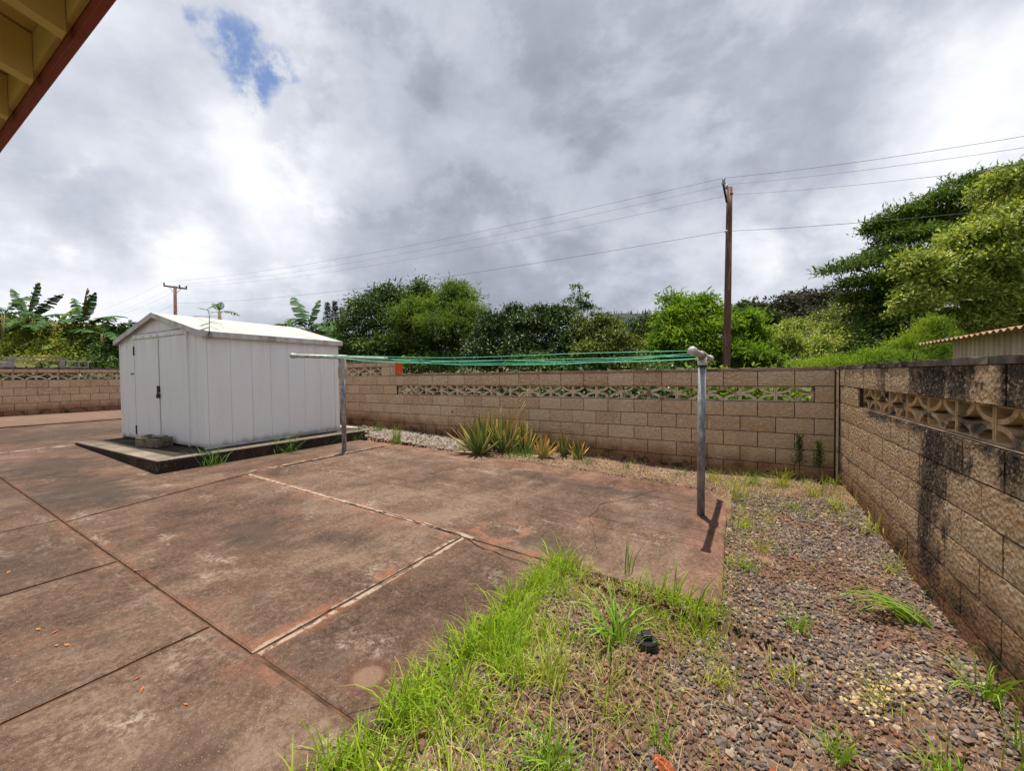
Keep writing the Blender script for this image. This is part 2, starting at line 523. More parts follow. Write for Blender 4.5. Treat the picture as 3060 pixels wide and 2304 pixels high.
def concrete(name, c_lo, c_mid, c_hi, joints=True, mould=0.0):
    m, t = new_mat(name)
    px, py, pz = t.sep(t.pos)
    n1 = t.noise(t.pos, 0.75, 6, 0.6, 0.6)
    n2 = t.noise(t.scale(t.pos, (1.5, 1, 1)), 3.2, 9, 0.74, 0.3)
    n3 = t.noise(t.pos, 38, 4, 0.7)
    n4 = t.noise(t.pos, 150, 3, 0.7)
    f = t.m('ADD', t.m('ADD', t.m('MULTIPLY', n1, 0.5), t.m('MULTIPLY', n2, 0.5)), t.m('MULTIPLY', t.m('SUBTRACT', n3, 0.5), 0.5))
    col = t.ramp(f, [(0.36, c_lo), (0.50, c_mid), (0.63, c_hi)])
    oi = t.node('ShaderNodeObjectInfo').outputs['Random']
    col = t.mix(1.0, col, t.ramp(oi, [(0.0, (0.80, 0.78, 0.76)), (0.5, (1.0, 0.98, 0.96)), (1.0, (1.12, 1.14, 1.16))]), 'MULTIPLY')
    # rusty soil tint and pale worn spots
    col = t.mix(t.m('MULTIPLY', t.mr(t.noise(t.scale(t.pos, (1, 1, 1), (4, 9, 0)), 1.5, 6, 0.62, 0.5), 0.50, 0.66), 0.35), col, (0.15, 0.075, 0.05))
    pale = t.m('MULTIPLY', t.mr(t.noise(t.scale(t.pos, (1, 1.6, 1), (11, 3, 0)), 1.7, 7, 0.68, 0.4), 0.55, 0.70), t.mr(n3, 0.38, 0.62))
    col = t.mix(t.m('MULTIPLY', pale, 0.8), col, (0.31, 0.245, 0.20))
    mouldy = t.m('MULTIPLY', t.mr(t.noise(t.scale(t.pos, (1, 1, 1), (2, 5, 1)), 1.1, 6, 0.66, 0.4), 0.54, 0.68), t.mr(n3, 0.30, 0.60))
    col = t.mix(t.m('MULTIPLY', mouldy, 0.85), col, (0.045, 0.037, 0.032))
    if joints:
        def seam(d, wd, lo, hi, along):
            k = t.mr(t.m('ABSOLUTE', t.m('ADD', d, t.m('MULTIPLY', t.m('SUBTRACT', n2, 0.5), wd * 0.9))), wd, wd * 0.15)
            rr = t.m('MULTIPLY', t.m('GREATER_THAN', along, lo), t.m('LESS_THAN', along, hi))
            return t.m('MULTIPLY', k, rr)
        s1 = seam(t.m('ADD', px, 3.0), 0.13, -5.45, -3.5, py)
        s2 = seam(t.m('ADD', py, 3.64), 0.16, -6.5, -1.9, px)
        s3 = seam(t.m('ADD', py, 5.30), 0.10, -8.0, -2.7, px)
        s4 = seam(t.m('ADD', px, 6.44), 0.14, -3.9, -1.1, py)
        s = t.m('MAXIMUM', t.m('MAXIMUM', s1, s2), t.m('MAXIMUM', t.m('MULTIPLY', s3, 0.7), t.m('MULTIPLY', s4, 0.6)))
        col = t.mix(t.m('MULTIPLY', t.m('MULTIPLY', s, 0.62), t.mr(t.noise(t.pos, 5, 6, 0.7), 0.40, 0.66)), col, (0.24, 0.10, 0.058))
        def pale_seam(d, hw, lo, hi, along, lev):
            k = t.mr(t.m('ABSOLUTE', t.m('ADD', d, t.m('MULTIPLY', t.m('SUBTRACT', t.noise(t.pos, 6, 5, 0.7), 0.5), hw * 2.2))), hw, hw * 0.5)
            rr = t.m('MULTIPLY', t.m('GREATER_THAN', along, lo), t.m('LESS_THAN', along, hi))
            return t.m('MULTIPLY', t.m('MULTIPLY', k, rr), t.mr(t.noise(t.pos, 13, 7, 0.75), lev, lev + 0.10))
        ps = pale_seam(t.m('ADD', px, 2.985), 0.040, -5.3, -3.6, py, 0.40)
        ps = t.m('MAXIMUM', ps, pale_seam(t.m('ADD', py, 3.63), 0.045, -6.4, -2.9, px, 0.42))
        ps = t.m('MAXIMUM', ps, pale_seam(t.m('ADD', px, 6.50), 0.06, -3.6, -1.2, py, 0.50))
        ps = t.m('MAXIMUM', ps, t.m('MULTIPLY', pale_seam(t.m('ADD', py, 5.375), 0.010, -6.5, -3.0, px, 0.46), 0.22))
        ps = t.m('MAXIMUM', ps, t.m('MULTIPLY', pale_seam(t.m('ADD', px, 10.5), 0.05, -5.1, -4.2, py, 0.44), 0.8))
        col = t.mix(t.m('MULTIPLY', ps, 0.8), col, (0.38, 0.29, 0.225))
        # soil drifted along the back edge and the right edge, a rust ring at the crack
        e = t.m('MAXIMUM', t.mr(py, -1.75, -0.95), t.mr(px, -1.55, -1.12))
        col = t.mix(t.m('MULTIPLY', t.m('MULTIPLY', e, 0.45), t.mr(n2, 0.30, 0.62)), col, (0.24, 0.105, 0.068))
        for (cx, cy, r0) in ((-2.20, -2.76, 0.09), (-2.80, -3.36, 0.20)):
            dd = t.vm('DISTANCE', t.comb(px, py, 0), (cx, cy, 0))
            ring = t.mr(t.m('ABSOLUTE', t.m('SUBTRACT', t.m('ADD', dd, t.m('MULTIPLY', t.m('SUBTRACT', n2, 0.5), 0.25)), r0)), 0.07, 0.01)
            col = t.mix(t.m('MULTIPLY', t.m('MULTIPLY', ring, 0.45), t.mr(t.noise(t.pos, 7, 5, 0.7), 0.38, 0.62)), col, (0.30, 0.13, 0.07))
        dd = t.vm('DISTANCE', t.comb(px, py, 0), (-2.41, -5.10, 0))
        dd = t.m('ADD', dd, t.m('MULTIPLY', t.m('SUBTRACT', n2, 0.5), 0.05))
        col = t.mix(t.m('MULTIPLY', t.mr(dd, 0.16, 0.07), 0.7), col, (0.09, 0.038, 0.024))
        col = t.mix(t.m('MULTIPLY', t.mr(dd, 0.085, 0.05), 0.75), col, (0.20, 0.125, 0.088))
        # the far strip by the left wall is paler and pinker
        col = t.mix(t.m('MULTIPLY', t.mr(px, -13.6, -14.1), 0.4), col, (0.21, 0.13, 0.10))
    if joints:
        for (cx, cy, rx, ry, k) in ((-7.1, -4.85, 1.1, 0.42, 0.8), (-4.5, -4.55, 0.55, 0.30, 0.65), (-8.9, -4.9, 0.9, 0.5, 0.6), (-5.2, -5.7, 0.6, 0.35, 0.45), (-3.0, -1.6, 1.1, 0.22, 0.45), (-2.6, -5.75, 0.35, 0.25, 0.4), (-12.0, -3.5, 1.6, 2.0, 0.5)):
            q = t.comb(t.m('MULTIPLY', t.m('SUBTRACT', px, cx), 1 / rx), t.m('MULTIPLY', t.m('SUBTRACT', py, cy), 1 / ry), 0)
            dd = t.m('ADD', t.vm('LENGTH', q), t.m('MULTIPLY', t.m('SUBTRACT', n2, 0.5), 2.4))
            col = t.mix(t.m('MULTIPLY', t.m('MULTIPLY', t.mr(dd, 1.2, 0.3), k), t.mr(n3, 0.25, 0.55)), col, (0.04, 0.03, 0.025))
    if mould:
        col = t.mix(t.m('MULTIPLY', t.mr(t.noise(t.pos, 2.4, 6, 0.65), 0.40, 0.58), mould), col, (0.022, 0.02, 0.017))
    spk = t.mr(n4, 0.60, 0.70)
    col = t.mix(t.m('MULTIPLY', spk, 0.7), col, (0.38, 0.30, 0.245))
    spd = t.mr(t.noise(t.pos, 110, 3, 0.7), 0.60, 0.68)
    col = t.mix(t.m('MULTIPLY', spd, 0.65), col, (0.04, 0.028, 0.022))
    h = t.m('ADD', n4, t.m('MULTIPLY', n3, 1.2))
    fin(t, col, 0.93, h, 0.6, 0.006, 0.2)
    return m


M_SLAB = concrete('stained_concrete', (0.040, 0.0235, 0.0165), (0.096, 0.058, 0.041), (0.165, 0.112, 0.083))
M_JOINT = simple('joint_soil', (0.12, 0.06, 0.035), (0.05, 0.03, 0.02), 9, 0.95, 0.5, 0.1)
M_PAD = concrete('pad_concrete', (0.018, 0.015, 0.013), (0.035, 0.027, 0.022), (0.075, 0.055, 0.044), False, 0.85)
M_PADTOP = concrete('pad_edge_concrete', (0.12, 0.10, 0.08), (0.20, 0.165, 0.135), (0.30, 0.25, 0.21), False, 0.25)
M_WHITEMORTAR = simple('pale_mortar', (0.36, 0.27, 0.215), (0.22, 0.135, 0.10), 16, 0.95, 0.8, 0.1, c3=(0.16, 0.09, 0.065))
M_CRACK = simple('crack', (0.035, 0.02, 0.015), None, 20, 0.95)
M_OLDBLOCK = simple('old_grey_block', (0.22, 0.19, 0.14), (0.12, 0.105, 0.08), 12, 0.95, 0.6, 0.1, c3=(0.05, 0.045, 0.04))
M_GREYBLOCK = simple('grey_hollow_block', (0.40, 0.38, 0.36), (0.28, 0.26, 0.24), 12, 0.95, 0.5, 0.1)


def soil_mat():
    m, t = new_mat('red_soil')
    n = t.noise(t.pos, 2.4, 7, 0.65)
    col = t.ramp(n, [(0.34, (0.07, 0.042, 0.03)), (0.5, (0.125, 0.07, 0.047)), (0.64, (0.19, 0.125, 0.085))])
    st = t.noise(t.scale(t.pos, (40, 9, 9)), 3, 3, 0.6)
    col = t.mix(t.mr(st, 0.56, 0.66), col, (0.36, 0.27, 0.16))
    fin(t, col, 0.95, t.noise(t.pos, 45, 5, 0.7), 0.8, 0.02, 0.1)
    return m


M_SOIL = soil_mat()
M_GROUND = simple('grassy_earth', (0.06, 0.085, 0.025), (0.09, 0.08, 0.035), 0.6, 0.95, 0.6, 0.1, c3=(0.10, 0.065, 0.035))
M_HILL = simple('far_hill_forest', (0.045, 0.058, 0.05), (0.032, 0.045, 0.04), 0.05, 0.95, 0.0, 0.05, c3=(0.06, 0.07, 0.058))
M_FARPINE = leafy('far_pine', [(0.028, 0.042, 0.038), (0.045, 0.058, 0.05)], 0.9, 0.0, 0.05)
M_GRAVELRED = leafy('red_gravel', [(0.15, 0.082, 0.058), (0.11, 0.074, 0.062), (0.20, 0.10, 0.062), (0.09, 0.066, 0.058), (0.24, 0.155, 0.105)], 0.9, 0.0, 0.15)
M_GRAVEL = leafy('lava_gravel', [(0.098, 0.078, 0.072), (0.145, 0.115, 0.103), (0.077, 0.065, 0.064), (0.17, 0.115, 0.09), (0.118, 0.093, 0.084), (0.21, 0.115, 0.075), (0.185, 0.16, 0.145), (0.36, 0.27, 0.19)], 0.9, 0.0, 0.15)
M_SUNLITGRAVEL = leafy('sunlit_gravel', [(0.45, 0.34, 0.17), (0.30, 0.2, 0.12), (0.55, 0.43, 0.24), (0.2, 0.14, 0.1)], 0.9, 0.0, 0.15)
M_WHITEGRAVEL = leafy('white_pebble', [(0.30, 0.25, 0.21), (0.22, 0.17, 0.14), (0.38, 0.33, 0.29), (0.18, 0.12, 0.09)], 0.85, 0.0, 0.2)
M_LAVARED = simple('red_lava_rock', (0.33, 0.085, 0.035), (0.22, 0.05, 0.025), 60, 0.95, 0.9, 0.1)
M_GRASS = leafy('lush_grass', [(0.15, 0.28, 0.018), (0.25, 0.40, 0.022), (0.35, 0.48, 0.03), (0.19, 0.32, 0.02), (0.46, 0.53, 0.06)], 0.5, 0.45)
M_GRASSY = leafy('yellowing_grass', [(0.27, 0.40, 0.035), (0.40, 0.47, 0.06), (0.50, 0.46, 0.10), (0.22, 0.37, 0.03), (0.52, 0.42, 0.17)], 0.5, 0.4)
M_STRAW = leafy('dry_straw', [(0.46, 0.36, 0.20), (0.56, 0.46, 0.29), (0.36, 0.25, 0.13)], 0.8, 0.15, 0.1)
# ------------------------------------------------------------------ terrain
def G(x):
    return -0.037 * max(x, -13.8)


def lerp_tab(v, xs, ys):
    return float(np.interp(v, xs, ys))


def in_slab(x, y):
    return (x < -1.12 and -3.6 < y < -1.02) or (x < -2.17 and y <= -3.6) or (x < -7.3 and y < -1.2)


def S(x, y):
    """soil level inside the yard"""
    g = G(x)
    nz = 0.012 * mnoise.noise(Vector((x * 3.1, y * 3.1, 0.3))) + 0.006 * mnoise.noise(Vector((x * 11, y * 11, 2.0)))
    if in_slab(x, y):
        return g - 0.07
    r = lerp_tab(y, [-7, -3.6, -3, -2.3, -1.5, -0.6, 0], [-0.085, -0.075, -0.055, -0.035, 0.012, 0.09, 0.10])
    if y > -1.3:
        k = min(1, max(0, (x + 1.6) / 0.8))
        return (g + 0.015) * (1 - k) + r * k + nz
    k = min(1, max(0, (x + 2.1) / 1.1))
    if y > -3.75:
        k2 = min(1, max(0, (x + 1.15) / 0.7))
        return (g - 0.022) * (1 - k2) + r * k2 + nz * 0.6
    kk = min(1, max(0, (-3.75 - y) / 0.4))
    return ((g - 0.022) * (1 - kk) + (g - 0.035) * kk) * (1 - k) + r * k + nz


def H(x, y):
    """country round the yard"""
    if -17.7 < x < 0.15 and -7.5 < y < 0.1:
        return G(x) - 0.3
    h = -0.02 * max(-30, min(x, 10))
    dist = math.hypot(x + 5, y)
    h += 0.03 * max(0, dist - 30) * (1 if y > -10 else 0.2)
    h = min(h, 14)
    if x < -18.4:
        h = max(h, h + (1.45 - h) * min(1, (-18.4 - x) / 1.4) + 0.10 * min(25, max(0, -19.8 - x)))
    return h - 0.1


rs = [0, 2, 4, 6, 8, 10, 12, 13.5, 15, 17, 20, 24, 30, 38, 50, 70, 100, 150, 240, 400, 700, 1300, 2600, 5000]
V, F = [], []
NA = 96
for r in rs:
    for j in range(NA):
        a = 2 * PI * j / NA
        x, y = -8.2 + r * math.cos(a), -3 + r * math.sin(a)
        V.append((x, y, H(x, y) - (0.25 if r < 13 else 0)))
for i in range(len(rs) - 1):
    for j in range(NA):
        j2 = (j + 1) % NA
        F.append((i * NA + j, i * NA + j2, (i + 1) * NA + j2, (i + 1) * NA + j))
struct(np_obj('ground', np.array(V), np.array(F), M_GROUND, smooth=True))

nx, ny = 190, 76
xs = np.linspace(-17.65, 0.16, nx)
ys = np.linspace(-7.3, 0.03, ny)
V = [(x, y, S(x, y)) for x in xs for y in ys]
F = [(i * ny + j, (i + 1) * ny + j, (i + 1) * ny + j + 1, i * ny + j + 1) for i in range(nx - 1) for j in range(ny - 1)]
struct(np_obj('soil', np.array(V), np.array(F), M_SOIL, smooth=True))

# far ridge with its line of pines
V, F = [], []
hc = at(1365, 690, 430)
for i in range(41):
    for j in range(17):
        s = -1 + 2 * i / 40
        q = -1 + 2 * j / 16
        x = hc.x + RT.x * s * 260 + FW.x * q * 120
        y = hc.y + RT.y * s * 260 + FW.y * q * 120
        top = 64 * math.exp(-((s + 0.0) / 0.26) ** 4) * (1 - abs(q) ** 2) + 3 * mnoise.noise(Vector((s * 5, q * 4, 1)))
        V.append((x, y, top))
for i in range(40):
    for j in range(16):
        F.append((i * 17 + j, (i + 1) * 17 + j, (i + 1) * 17 + j + 1, i * 17 + j + 1))
hill = struct(np_obj('hill', np.array(V), np.array(F), M_HILL, smooth=True))


def cone_trees(spots, hs, seed):
    r = np.random.RandomState(seed)
    VV, FF = [], []
    for (p, h) in zip(spots, hs):
        k0 = len(VV)
        nt = 9
        for t in range(nt):
            z = h * (0.12 + 0.86 * t / nt)
            rad = h * 0.16 * (1 - t / nt) ** 0.8 + h * 0.012
            for a in range(5):
                th = a * 2 * PI / 5 + r.rand() * 1.2
                rr = rad * r.uniform(0.7, 1.2)
                c = Vector(p) + Vector((0, 0, z))
                e = c + Vector((math.cos(th) * rr, math.sin(th) * rr, -h * 0.02))
                sd = Vector((-math.sin(th), math.cos(th), 0)) * rr * 0.45
                k = len(VV)
                VV += [c + Vector((0, 0, h * 0.075)), e - sd, e + Vector((0, 0, -h * 0.015)), e + sd]
                FF.append((k, k + 1, k + 2, k + 3))
    return np.array([tuple(v) for v in VV]), np.array(FF)


sp, hs = [], []
for k in range(150):
    s = rnd.uniform(-0.32, 0.34)
    q = rnd.uniform(-0.12, 0.02)
    x = hc.x + RT.x * s * 260 + FW.x * q * 120
    y = hc.y + RT.y * s * 260 + FW.y * q * 120
    z = 64 * math.exp(-((s + 0.0) / 0.26) ** 4) * (1 - q * q)
    sp.append((x, y, z - 0.8))
    hs.append(rnd.uniform(3.0, 6.5))
V, F = cone_trees(sp, hs, 3)
tag(stuff(np_obj('ridge_pines', V, F, M_FARPINE)), 'far line of tiny dark pines along the ridge top', 'forest')

# ------------------------------------------------------------------ patio slabs
# the base bends with the ground at x = -13.8: split it there
patio_base = MB()
patio_base.prism([(-13.8, -7.3), (-2.19, -7.3), (-2.19, -3.64), (-1.10, -3.60), (-1.15, -1.86), (-1.19, -1.38), (-1.34, -1.16), (-1.52, -0.80), (-3.7, -0.86), (-5.33, -1.06), (-7.34, -1.26), (-7.4, -0.02), (-13.8, -0.02)],
                 lambda x, y: G(x) - 0.12, lambda x, y: G(x) - 0.013)
patio_base.prism([(-17.58, -7.3), (-13.802, -7.3), (-13.802, -0.02), (-17.58, -0.02)], 0.39, 0.4976)
patio = struct(patio_base.build('patio', M_JOINT))


def slab(poly, dz=0.0):
    cx = sum(p[0] for p in poly) / len(poly)
    cy = sum(p[1] for p in poly) / len(poly)
    mb = MB()
    n = len(poly)
    inn = [(x + 0.012 * (1 if cx > x else -1), y + 0.012 * (1 if cy > y else -1)) for x, y in poly]
    mb.v = [(x, y, G(x) - 0.10 + dz) for x, y in poly] + [(x, y, G(x) - 0.006 + dz) for x, y in poly] + [(x, y, G(x) + dz) for x, y in inn]
    for i in range(n):
        j = (i + 1) % n
        mb.f += [(i, j, n + j, n + i), (n + i, n + j, 2 * n + j, 2 * n + i)]
    mb.f.append(tuple(range(2 * n, 3 * n)))
    return mb.build('slab', M_SLAB, patio)


g = 0.007
slab([(-6.03, -5.30 + g), (-3.0 - g, -5.30 + g), (-3.0 - g, -3.64 - g), (-6.41, -3.64 - g)])
slab([(-3.0 + g, -5.285 + g), (-2.16, -5.285 + g), (-2.17, -3.64 - g), (-3.0 + g, -3.64 - g)], -0.004)
slab([(-6.43, -3.64 + g), (-2.17, -3.64 + g), (-1.07, -3.58), (-1.09, -3.0), (-1.12, -2.3), (-1.13, -1.82), (-1.17, -1.36), (-1.32, -1.14), (-1.5, -0.78), (-2.28, -0.77), (-3.7, -0.84), (-5.33, -1.04), (-6.43, -1.13)])
slab([(-10.55, -5.30 + g), (-6.05, -5.30 + g), (-6.445, -3.64), (-6.445, -1.14), (-7.34, -1.24), (-10.55, -1.24)], 0.002)
slab([(-13.79, -5.30 + g), (-10.57, -5.30 + g), (-10.4, -4.0), (-10.57, -1.24), (-10.57, -0.03), (-13.79, -0.03)], 0.004)
for x0, x1 in ((-3.40, -2.16), (-4.75, -3.41), (-6.15, -4.76), (-7.55, -6.16), (-9.1, -7.56), (-11.3, -9.11), (-13.79, -11.31)):
    slab([(x0 + g, -7.28), (x1 - g, -7.28), (x1 - g, -5.30 - g if x1 < -2.5 else -5.29 - g), (x0 + g, -5.30 - g)], rnd.uniform(-0.003, 0.001))
o = MB().prism([(-17.57, -7.28), (-13.81, -7.28), (-13.81, -0.03), (-17.57, -0.03)], 0.40, 0.535).build('slab', M_SLAB, patio)


def strip(pts, wd, name, mat, dz=0.004, jit=0.3, seed=1, n=6):
    """thin uneven ribbon lying on the slabs"""
    r = random.Random(seed)
    P = []
    for a, b in zip(pts[:-1], pts[1:]):
        for k in range(n):
            t = k / n
            P.append((a[0] + (b[0] - a[0]) * t + r.uniform(-1, 1) * wd * 0.22, a[1] + (b[1] - a[1]) * t + r.uniform(-1, 1) * wd * 0.22))
    P.append(pts[-1])
    mb = MB()
    m = len(P)
    for i, (x, y) in enumerate(P):
        a, b = P[max(0, i - 1)], P[min(m - 1, i + 1)]
        L = math.hypot(b[0] - a[0], b[1] - a[1]) or 1
        nx_, ny_ = -(b[1] - a[1]) / L, (b[0] - a[0]) / L
        w0 = wd / 2 * r.uniform(1 - jit, 1 + jit) * (0.12 if r.random() < 0.2 * jit else 1)
        w1 = wd / 2 * r.uniform(1 - jit, 1 + jit)
        mb.v += [(x - nx_ * w0, y - ny_ * w0, G(x) + 0.001), (x - nx_ * w0 * 0.5, y - ny_ * w0 * 0.5, G(x) + dz), (x + nx_ * w1 * 0.5, y + ny_ * w1 * 0.5, G(x) + dz), (x + nx_ * w1, y + ny_ * w1, G(x) + 0.001)]
    for i in range(m - 1):
        for c in range(3):
            mb.f.append((i * 4 + c, i * 4 + c + 1, (i + 1) * 4 + c + 1, (i + 1) * 4 + c))
    return mb.build(name, mat, patio)




def crack(pts, wd=0.006, seed=1):
    r = random.Random(seed)
    P = []
    for a, b in zip(pts[:-1], pts[1:]):
        for k in range(8):
            t = k / 8
            P.append((a[0] + (b[0] - a[0]) * t + r.uniform(-1, 1) * 0.012, a[1] + (b[1] - a[1]) * t + r.uniform(-1, 1) * 0.012))
    P.append(pts[-1])
    return strip(P, wd, 'crack', M_CRACK, 0.0035, 0.6, seed, 1)


crack([(-2.97, -3.66), (-2.71, -3.73), (-2.27, -3.78)], 0.006, 21)
crack([(-2.27, -2.17), (-2.26, -2.63), (-2.08, -2.99), (-1.92, -3.35)], 0.004, 22)
crack([(-1.9, -1.35), (-2.05, -1.8), (-2.27, -2.17)], 0.003, 23)
crack([(-3.02, -3.64), (-3.6, -3.62), (-4.5, -3.64)], 0.007, 24)
crack([(-2.99, -5.2), (-2.975, -4.4), (-2.98, -3.68)], 0.005, 25)

# ------------------------------------------------------------------ block walls
BW, BH = 0.4064, 0.2032


def block_mesh(seed, rough, nxq=7, nzq=4):
    r = random.Random(seed)
    mb = MB()
    w2, h2 = 0.1982, 0.0966
    idx = {}
    for i in range(nxq + 1):
        for j in range(nzq + 1):
            x = -w2 + 2 * w2 * i / nxq
            z = -h2 + 2 * h2 * j / nzq
            edge = i in (0, nxq) or j in (0, nzq)
            if edge:
                y = 0.0005 + r.uniform(0, 0.004) if rough > 0.004 else -0.002 + r.uniform(-0.001, 0.002)
            else:
                y = -0.003 + rough * (0.7 * r.uniform(-1, 1) + 1.3 * mnoise.noise(Vector((x * 9, z * 12, seed))))
                x += r.uniform(-1, 1) * 0.012
                z += r.uniform(-1, 1) * 0.008
            idx[i, j] = len(mb.v)
            mb.v.append((x, y, z))
    for i in range(nxq):
        for j in range(nzq):
            q = (idx[i, j], idx[i + 1, j], idx[i + 1, j + 1], idx[i, j + 1])
            mb.f.append(q)
    c = [len(mb.v) + k for k in range(4)]
    mb.v += [(-w2, 0.045, -h2), (w2, 0.045, -h2), (w2, 0.045, h2), (-w2, 0.045, h2)]
    bot = [idx[i, 0] for i in range(nxq + 1)]
    top = [idx[i, nzq] for i in range(nxq + 1)]
    lef = [idx[0, j] for j in range(nzq + 1)]
    rig = [idx[nxq, j] for j in range(nzq + 1)]
    for q in ([c[0], c[1]] + bot[::-1], top + [c[2], c[3]], [c[3], c[0]] + lef, rig[::-1] + [c[1], c[2]]):
        k = len(mb.v)
        mb.v += [mb.v[i] for i in q]
        mb.f.append(tuple(range(k, k + len(q))))
    return mb


def lattice_mesh(mat):
    mb = MB()
    W2, H2 = 0.2012, 0.0996
    y0, y1 = 0.045, 0.13
    N = 7
    for sx in (-1, 1):
        for sz in (-1, 1):
            k = len(mb.v)
            for i in range(N + 1):
                t = PI / 2 * i / N
                for (a, b) in ((0.142, 0.063), (0.1985, 0.0985)):
                    x = sx * (W2 - 0.012 - a * math.cos(t)) if a < 0.16 else sx * (W2 - 0.003 - a * math.cos(t))
                    z = sz * (H2 - 0.008 - b * math.sin(t)) if a < 0.16 else sz * (H2 - 0.001 - b * math.sin(t))
                    for y in (y0, y1):
                        mb.v.append((x, y, z))
            for i in range(N):
                p = k + i * 4
                q = p + 4
                fl = sx * sz > 0
                for f in ((p, p + 2, q + 2, q), (p + 1, q + 1, q + 3, p + 3), (p, q, q + 1, p + 1), (p + 2, p + 3, q + 3, q + 2)):
                    mb.f.append(f if fl else f[::-1])
    for sx in (-1, 1):
        a, b = sorted((sx * W2, sx * (W2 - 0.016)))
        mb.box((a, y0 - 0.004, -H2), (b, y1 + 0.004, H2))
    for sz in (-1, 1):
        a, b = sorted((sz * H2, sz * (H2 - 0.011)))
        mb.box((-W2 + 0.016, y0 - 0.002, a), (W2 - 0.016, y1 + 0.002, b))
    return mb.mesh('lattice_block', mat)


def cap_mesh(mat, seed, w=0.40, h=0.040):
    r = random.Random(seed)
    mb = MB()
    for i in range(5):
        x = -w / 2 + w * i / 4
        for (y, z) in ((-0.006, 0), (-0.008, h), (0.205, h), (0.205, 0)):
            mb.v.append((x, y + r.uniform(-1, 1) * 0.004, z + (r.uniform(-1, 1) * 0.003 if z else 0)))
    for i in range(4):
        for c in range(4):
            a, b = i * 4 + c, i * 4 + (c + 1) % 4
            mb.f.append((a, a + 4, b + 4, b))
    mb.f += [(0, 1, 2, 3), (19, 18, 17, 16)]
    return mb.mesh('cap_stone', mat)


def wall(name, label, loc, ang, rows, caps, cores, mat, lat_mat, cap_mat, rough, seed):
    """rows: (z0, z1, s0, s1, joint phase, kind)"""
    r = random.Random(seed)
    t = thing(name, label, 'wall', loc, ang)
    full = []
    for k in range(9):
        me = block_mesh(seed * 10 + k, rough).mesh('block', mat)
        me.polygons.foreach_set('use_smooth', [i < len(me.polygons) - 4 for i in range(len(me.polygons))])
        full.append(me)
    lat = lattice_mesh(lat_mat)
    cp = [cap_mesh(cap_mat, seed + k) for k in range(3)]
    cb = MB()
    for a, b in cores:
        cb.box(a, b)
    cb.build('mortar', M_MORTAR, t)
    for (z0, z1, s0, s1, ph, kind) in rows:
        e = [s0]
        k = math.ceil((s0 - ph) / BW + 1e-6)
        while ph + k * BW < s1 - 1e-4:
            v = ph + k * BW
            if v - e[-1] > 0.03:
                e.append(v)
            k += 1
        if s1 - e[-1] < 0.03 and len(e) > 1:
            e.pop()
        e.append(s1)
        for a, b in zip(e[:-1], e[1:]):
            if kind == 'lattice':
                o = bpy.data.objects.new('lattice_block', lat)
                o.location = ((a + b) / 2, 0, (z0 + z1) / 2)
                o.scale = ((b - a) / BW, 1, (z1 - z0) / BH)
            else:
                o = bpy.data.objects.new('block', full[r.randrange(9)])
                o.location = ((a + b) / 2, r.uniform(-0.002, 0.002), (z0 + z1) / 2)
                o.scale = ((b - a - 0.010) / 0.3964, 1, (z1 - z0 - 0.010) / 0.1932)
            link(o, t)
    for (z, s0, s1, ph) in caps:
        x = s0
        while x < s1 - 0.05:
            b = min(x + BW if x > s0 else x + ph, s1)
            o = bpy.data.objects.new('cap_stone', cp[r.randrange(3)])
            o.location = ((x + b) / 2, 0, z)
            o.scale = ((b - x - 0.006) / 0.40, 1, 1)
            link(o, t)
            x = b
    return t


ZT = 1.469
rows = []
PE, PO = -0.049, -0.252
# lower part, right of the step
STEP = -7.60
LATL = PO - 18 * BW
rows.append((ZT - BH, ZT, STEP, -0.049, PE, 'block'))
rows.append((ZT - 2 * BH, ZT - BH, LATL, PO, PO, 'lattice'))
rows.append((ZT - 2 * BH, ZT - BH, PO, -0.049, PE, 'block'))
# higher part, left of the step
SOL = -8.03
LL = SOL - 9 * BW
rows.append((ZT + BH, ZT + BH + 0.10, LL - 0.6, STEP, PE, 'block'))
rows.append((ZT, ZT + BH, SOL, STEP, PE, 'block'))
rows.append((ZT, ZT + BH, LL, SOL, SOL, 'lattice'))
rows.append((ZT, ZT + BH, LL - 0.6, LL, SOL, 'block'))
WL = LL - 0.6
rows.append((ZT - BH, ZT, WL, STEP - 0.002, PE, 'block'))
rows.append((ZT - 2 * BH, ZT - BH, WL, LATL, PO, 'block'))
for k in range(2, 8):
    rows.append((ZT - (k + 1) * BH, ZT - k * BH, WL, -0.049, PE if k % 2 == 0 else PO, 'block'))
cores = [((WL, 0.012, -0.5), (0.0, 0.19, ZT - 2 * BH)),
         ((LATL, 0.012, ZT - BH), (0.0, 0.19, ZT)),
         ((PO, 0.012, ZT - 2 * BH + 0.001), (0.0, 0.19, ZT - BH - 0.001)),
         ((WL, 0.012, ZT - 2 * BH + 0.001), (LATL - 0.001, 0.19, ZT)),
         ((WL, 0.012, ZT + BH), (STEP, 0.19, ZT + BH + 0.10)),
         ((SOL, 0.012, ZT + 0.001), (STEP, 0.19, ZT + BH - 0.001)),
         ((WL, 0.012, ZT + 0.001), (LL, 0.19, ZT + BH - 0.001)),
         # the left remainder, hidden behind the shed
         ((-17.6, 0.002, -0.5), (WL - 0.001, 0.19, ZT + BH + 0.10))]
caps = [(ZT, STEP + 0.002, -0.01, 0.2), (ZT + BH + 0.10, -17.6, STEP, 0.2)]
wb = wall('block_wall', 'tan split-face block wall with a star lattice course behind the aloes', (0, 0, 0), 0.0, rows, caps, cores, M_BLOCK, M_LAT, M_CAPB, 0.006, 1)
MB().box((STEP + 0.001, 0.0, ZT + 0.043), (STEP + 0.022, 0.20, ZT + BH + 0.10)).build('painted_end', M_ORANGE, wb)
MB().box((-0.034, -0.004, -0.3), (-0.012, 0.011, ZT - 0.002)).build('corner_joint', M_LAT, wb)

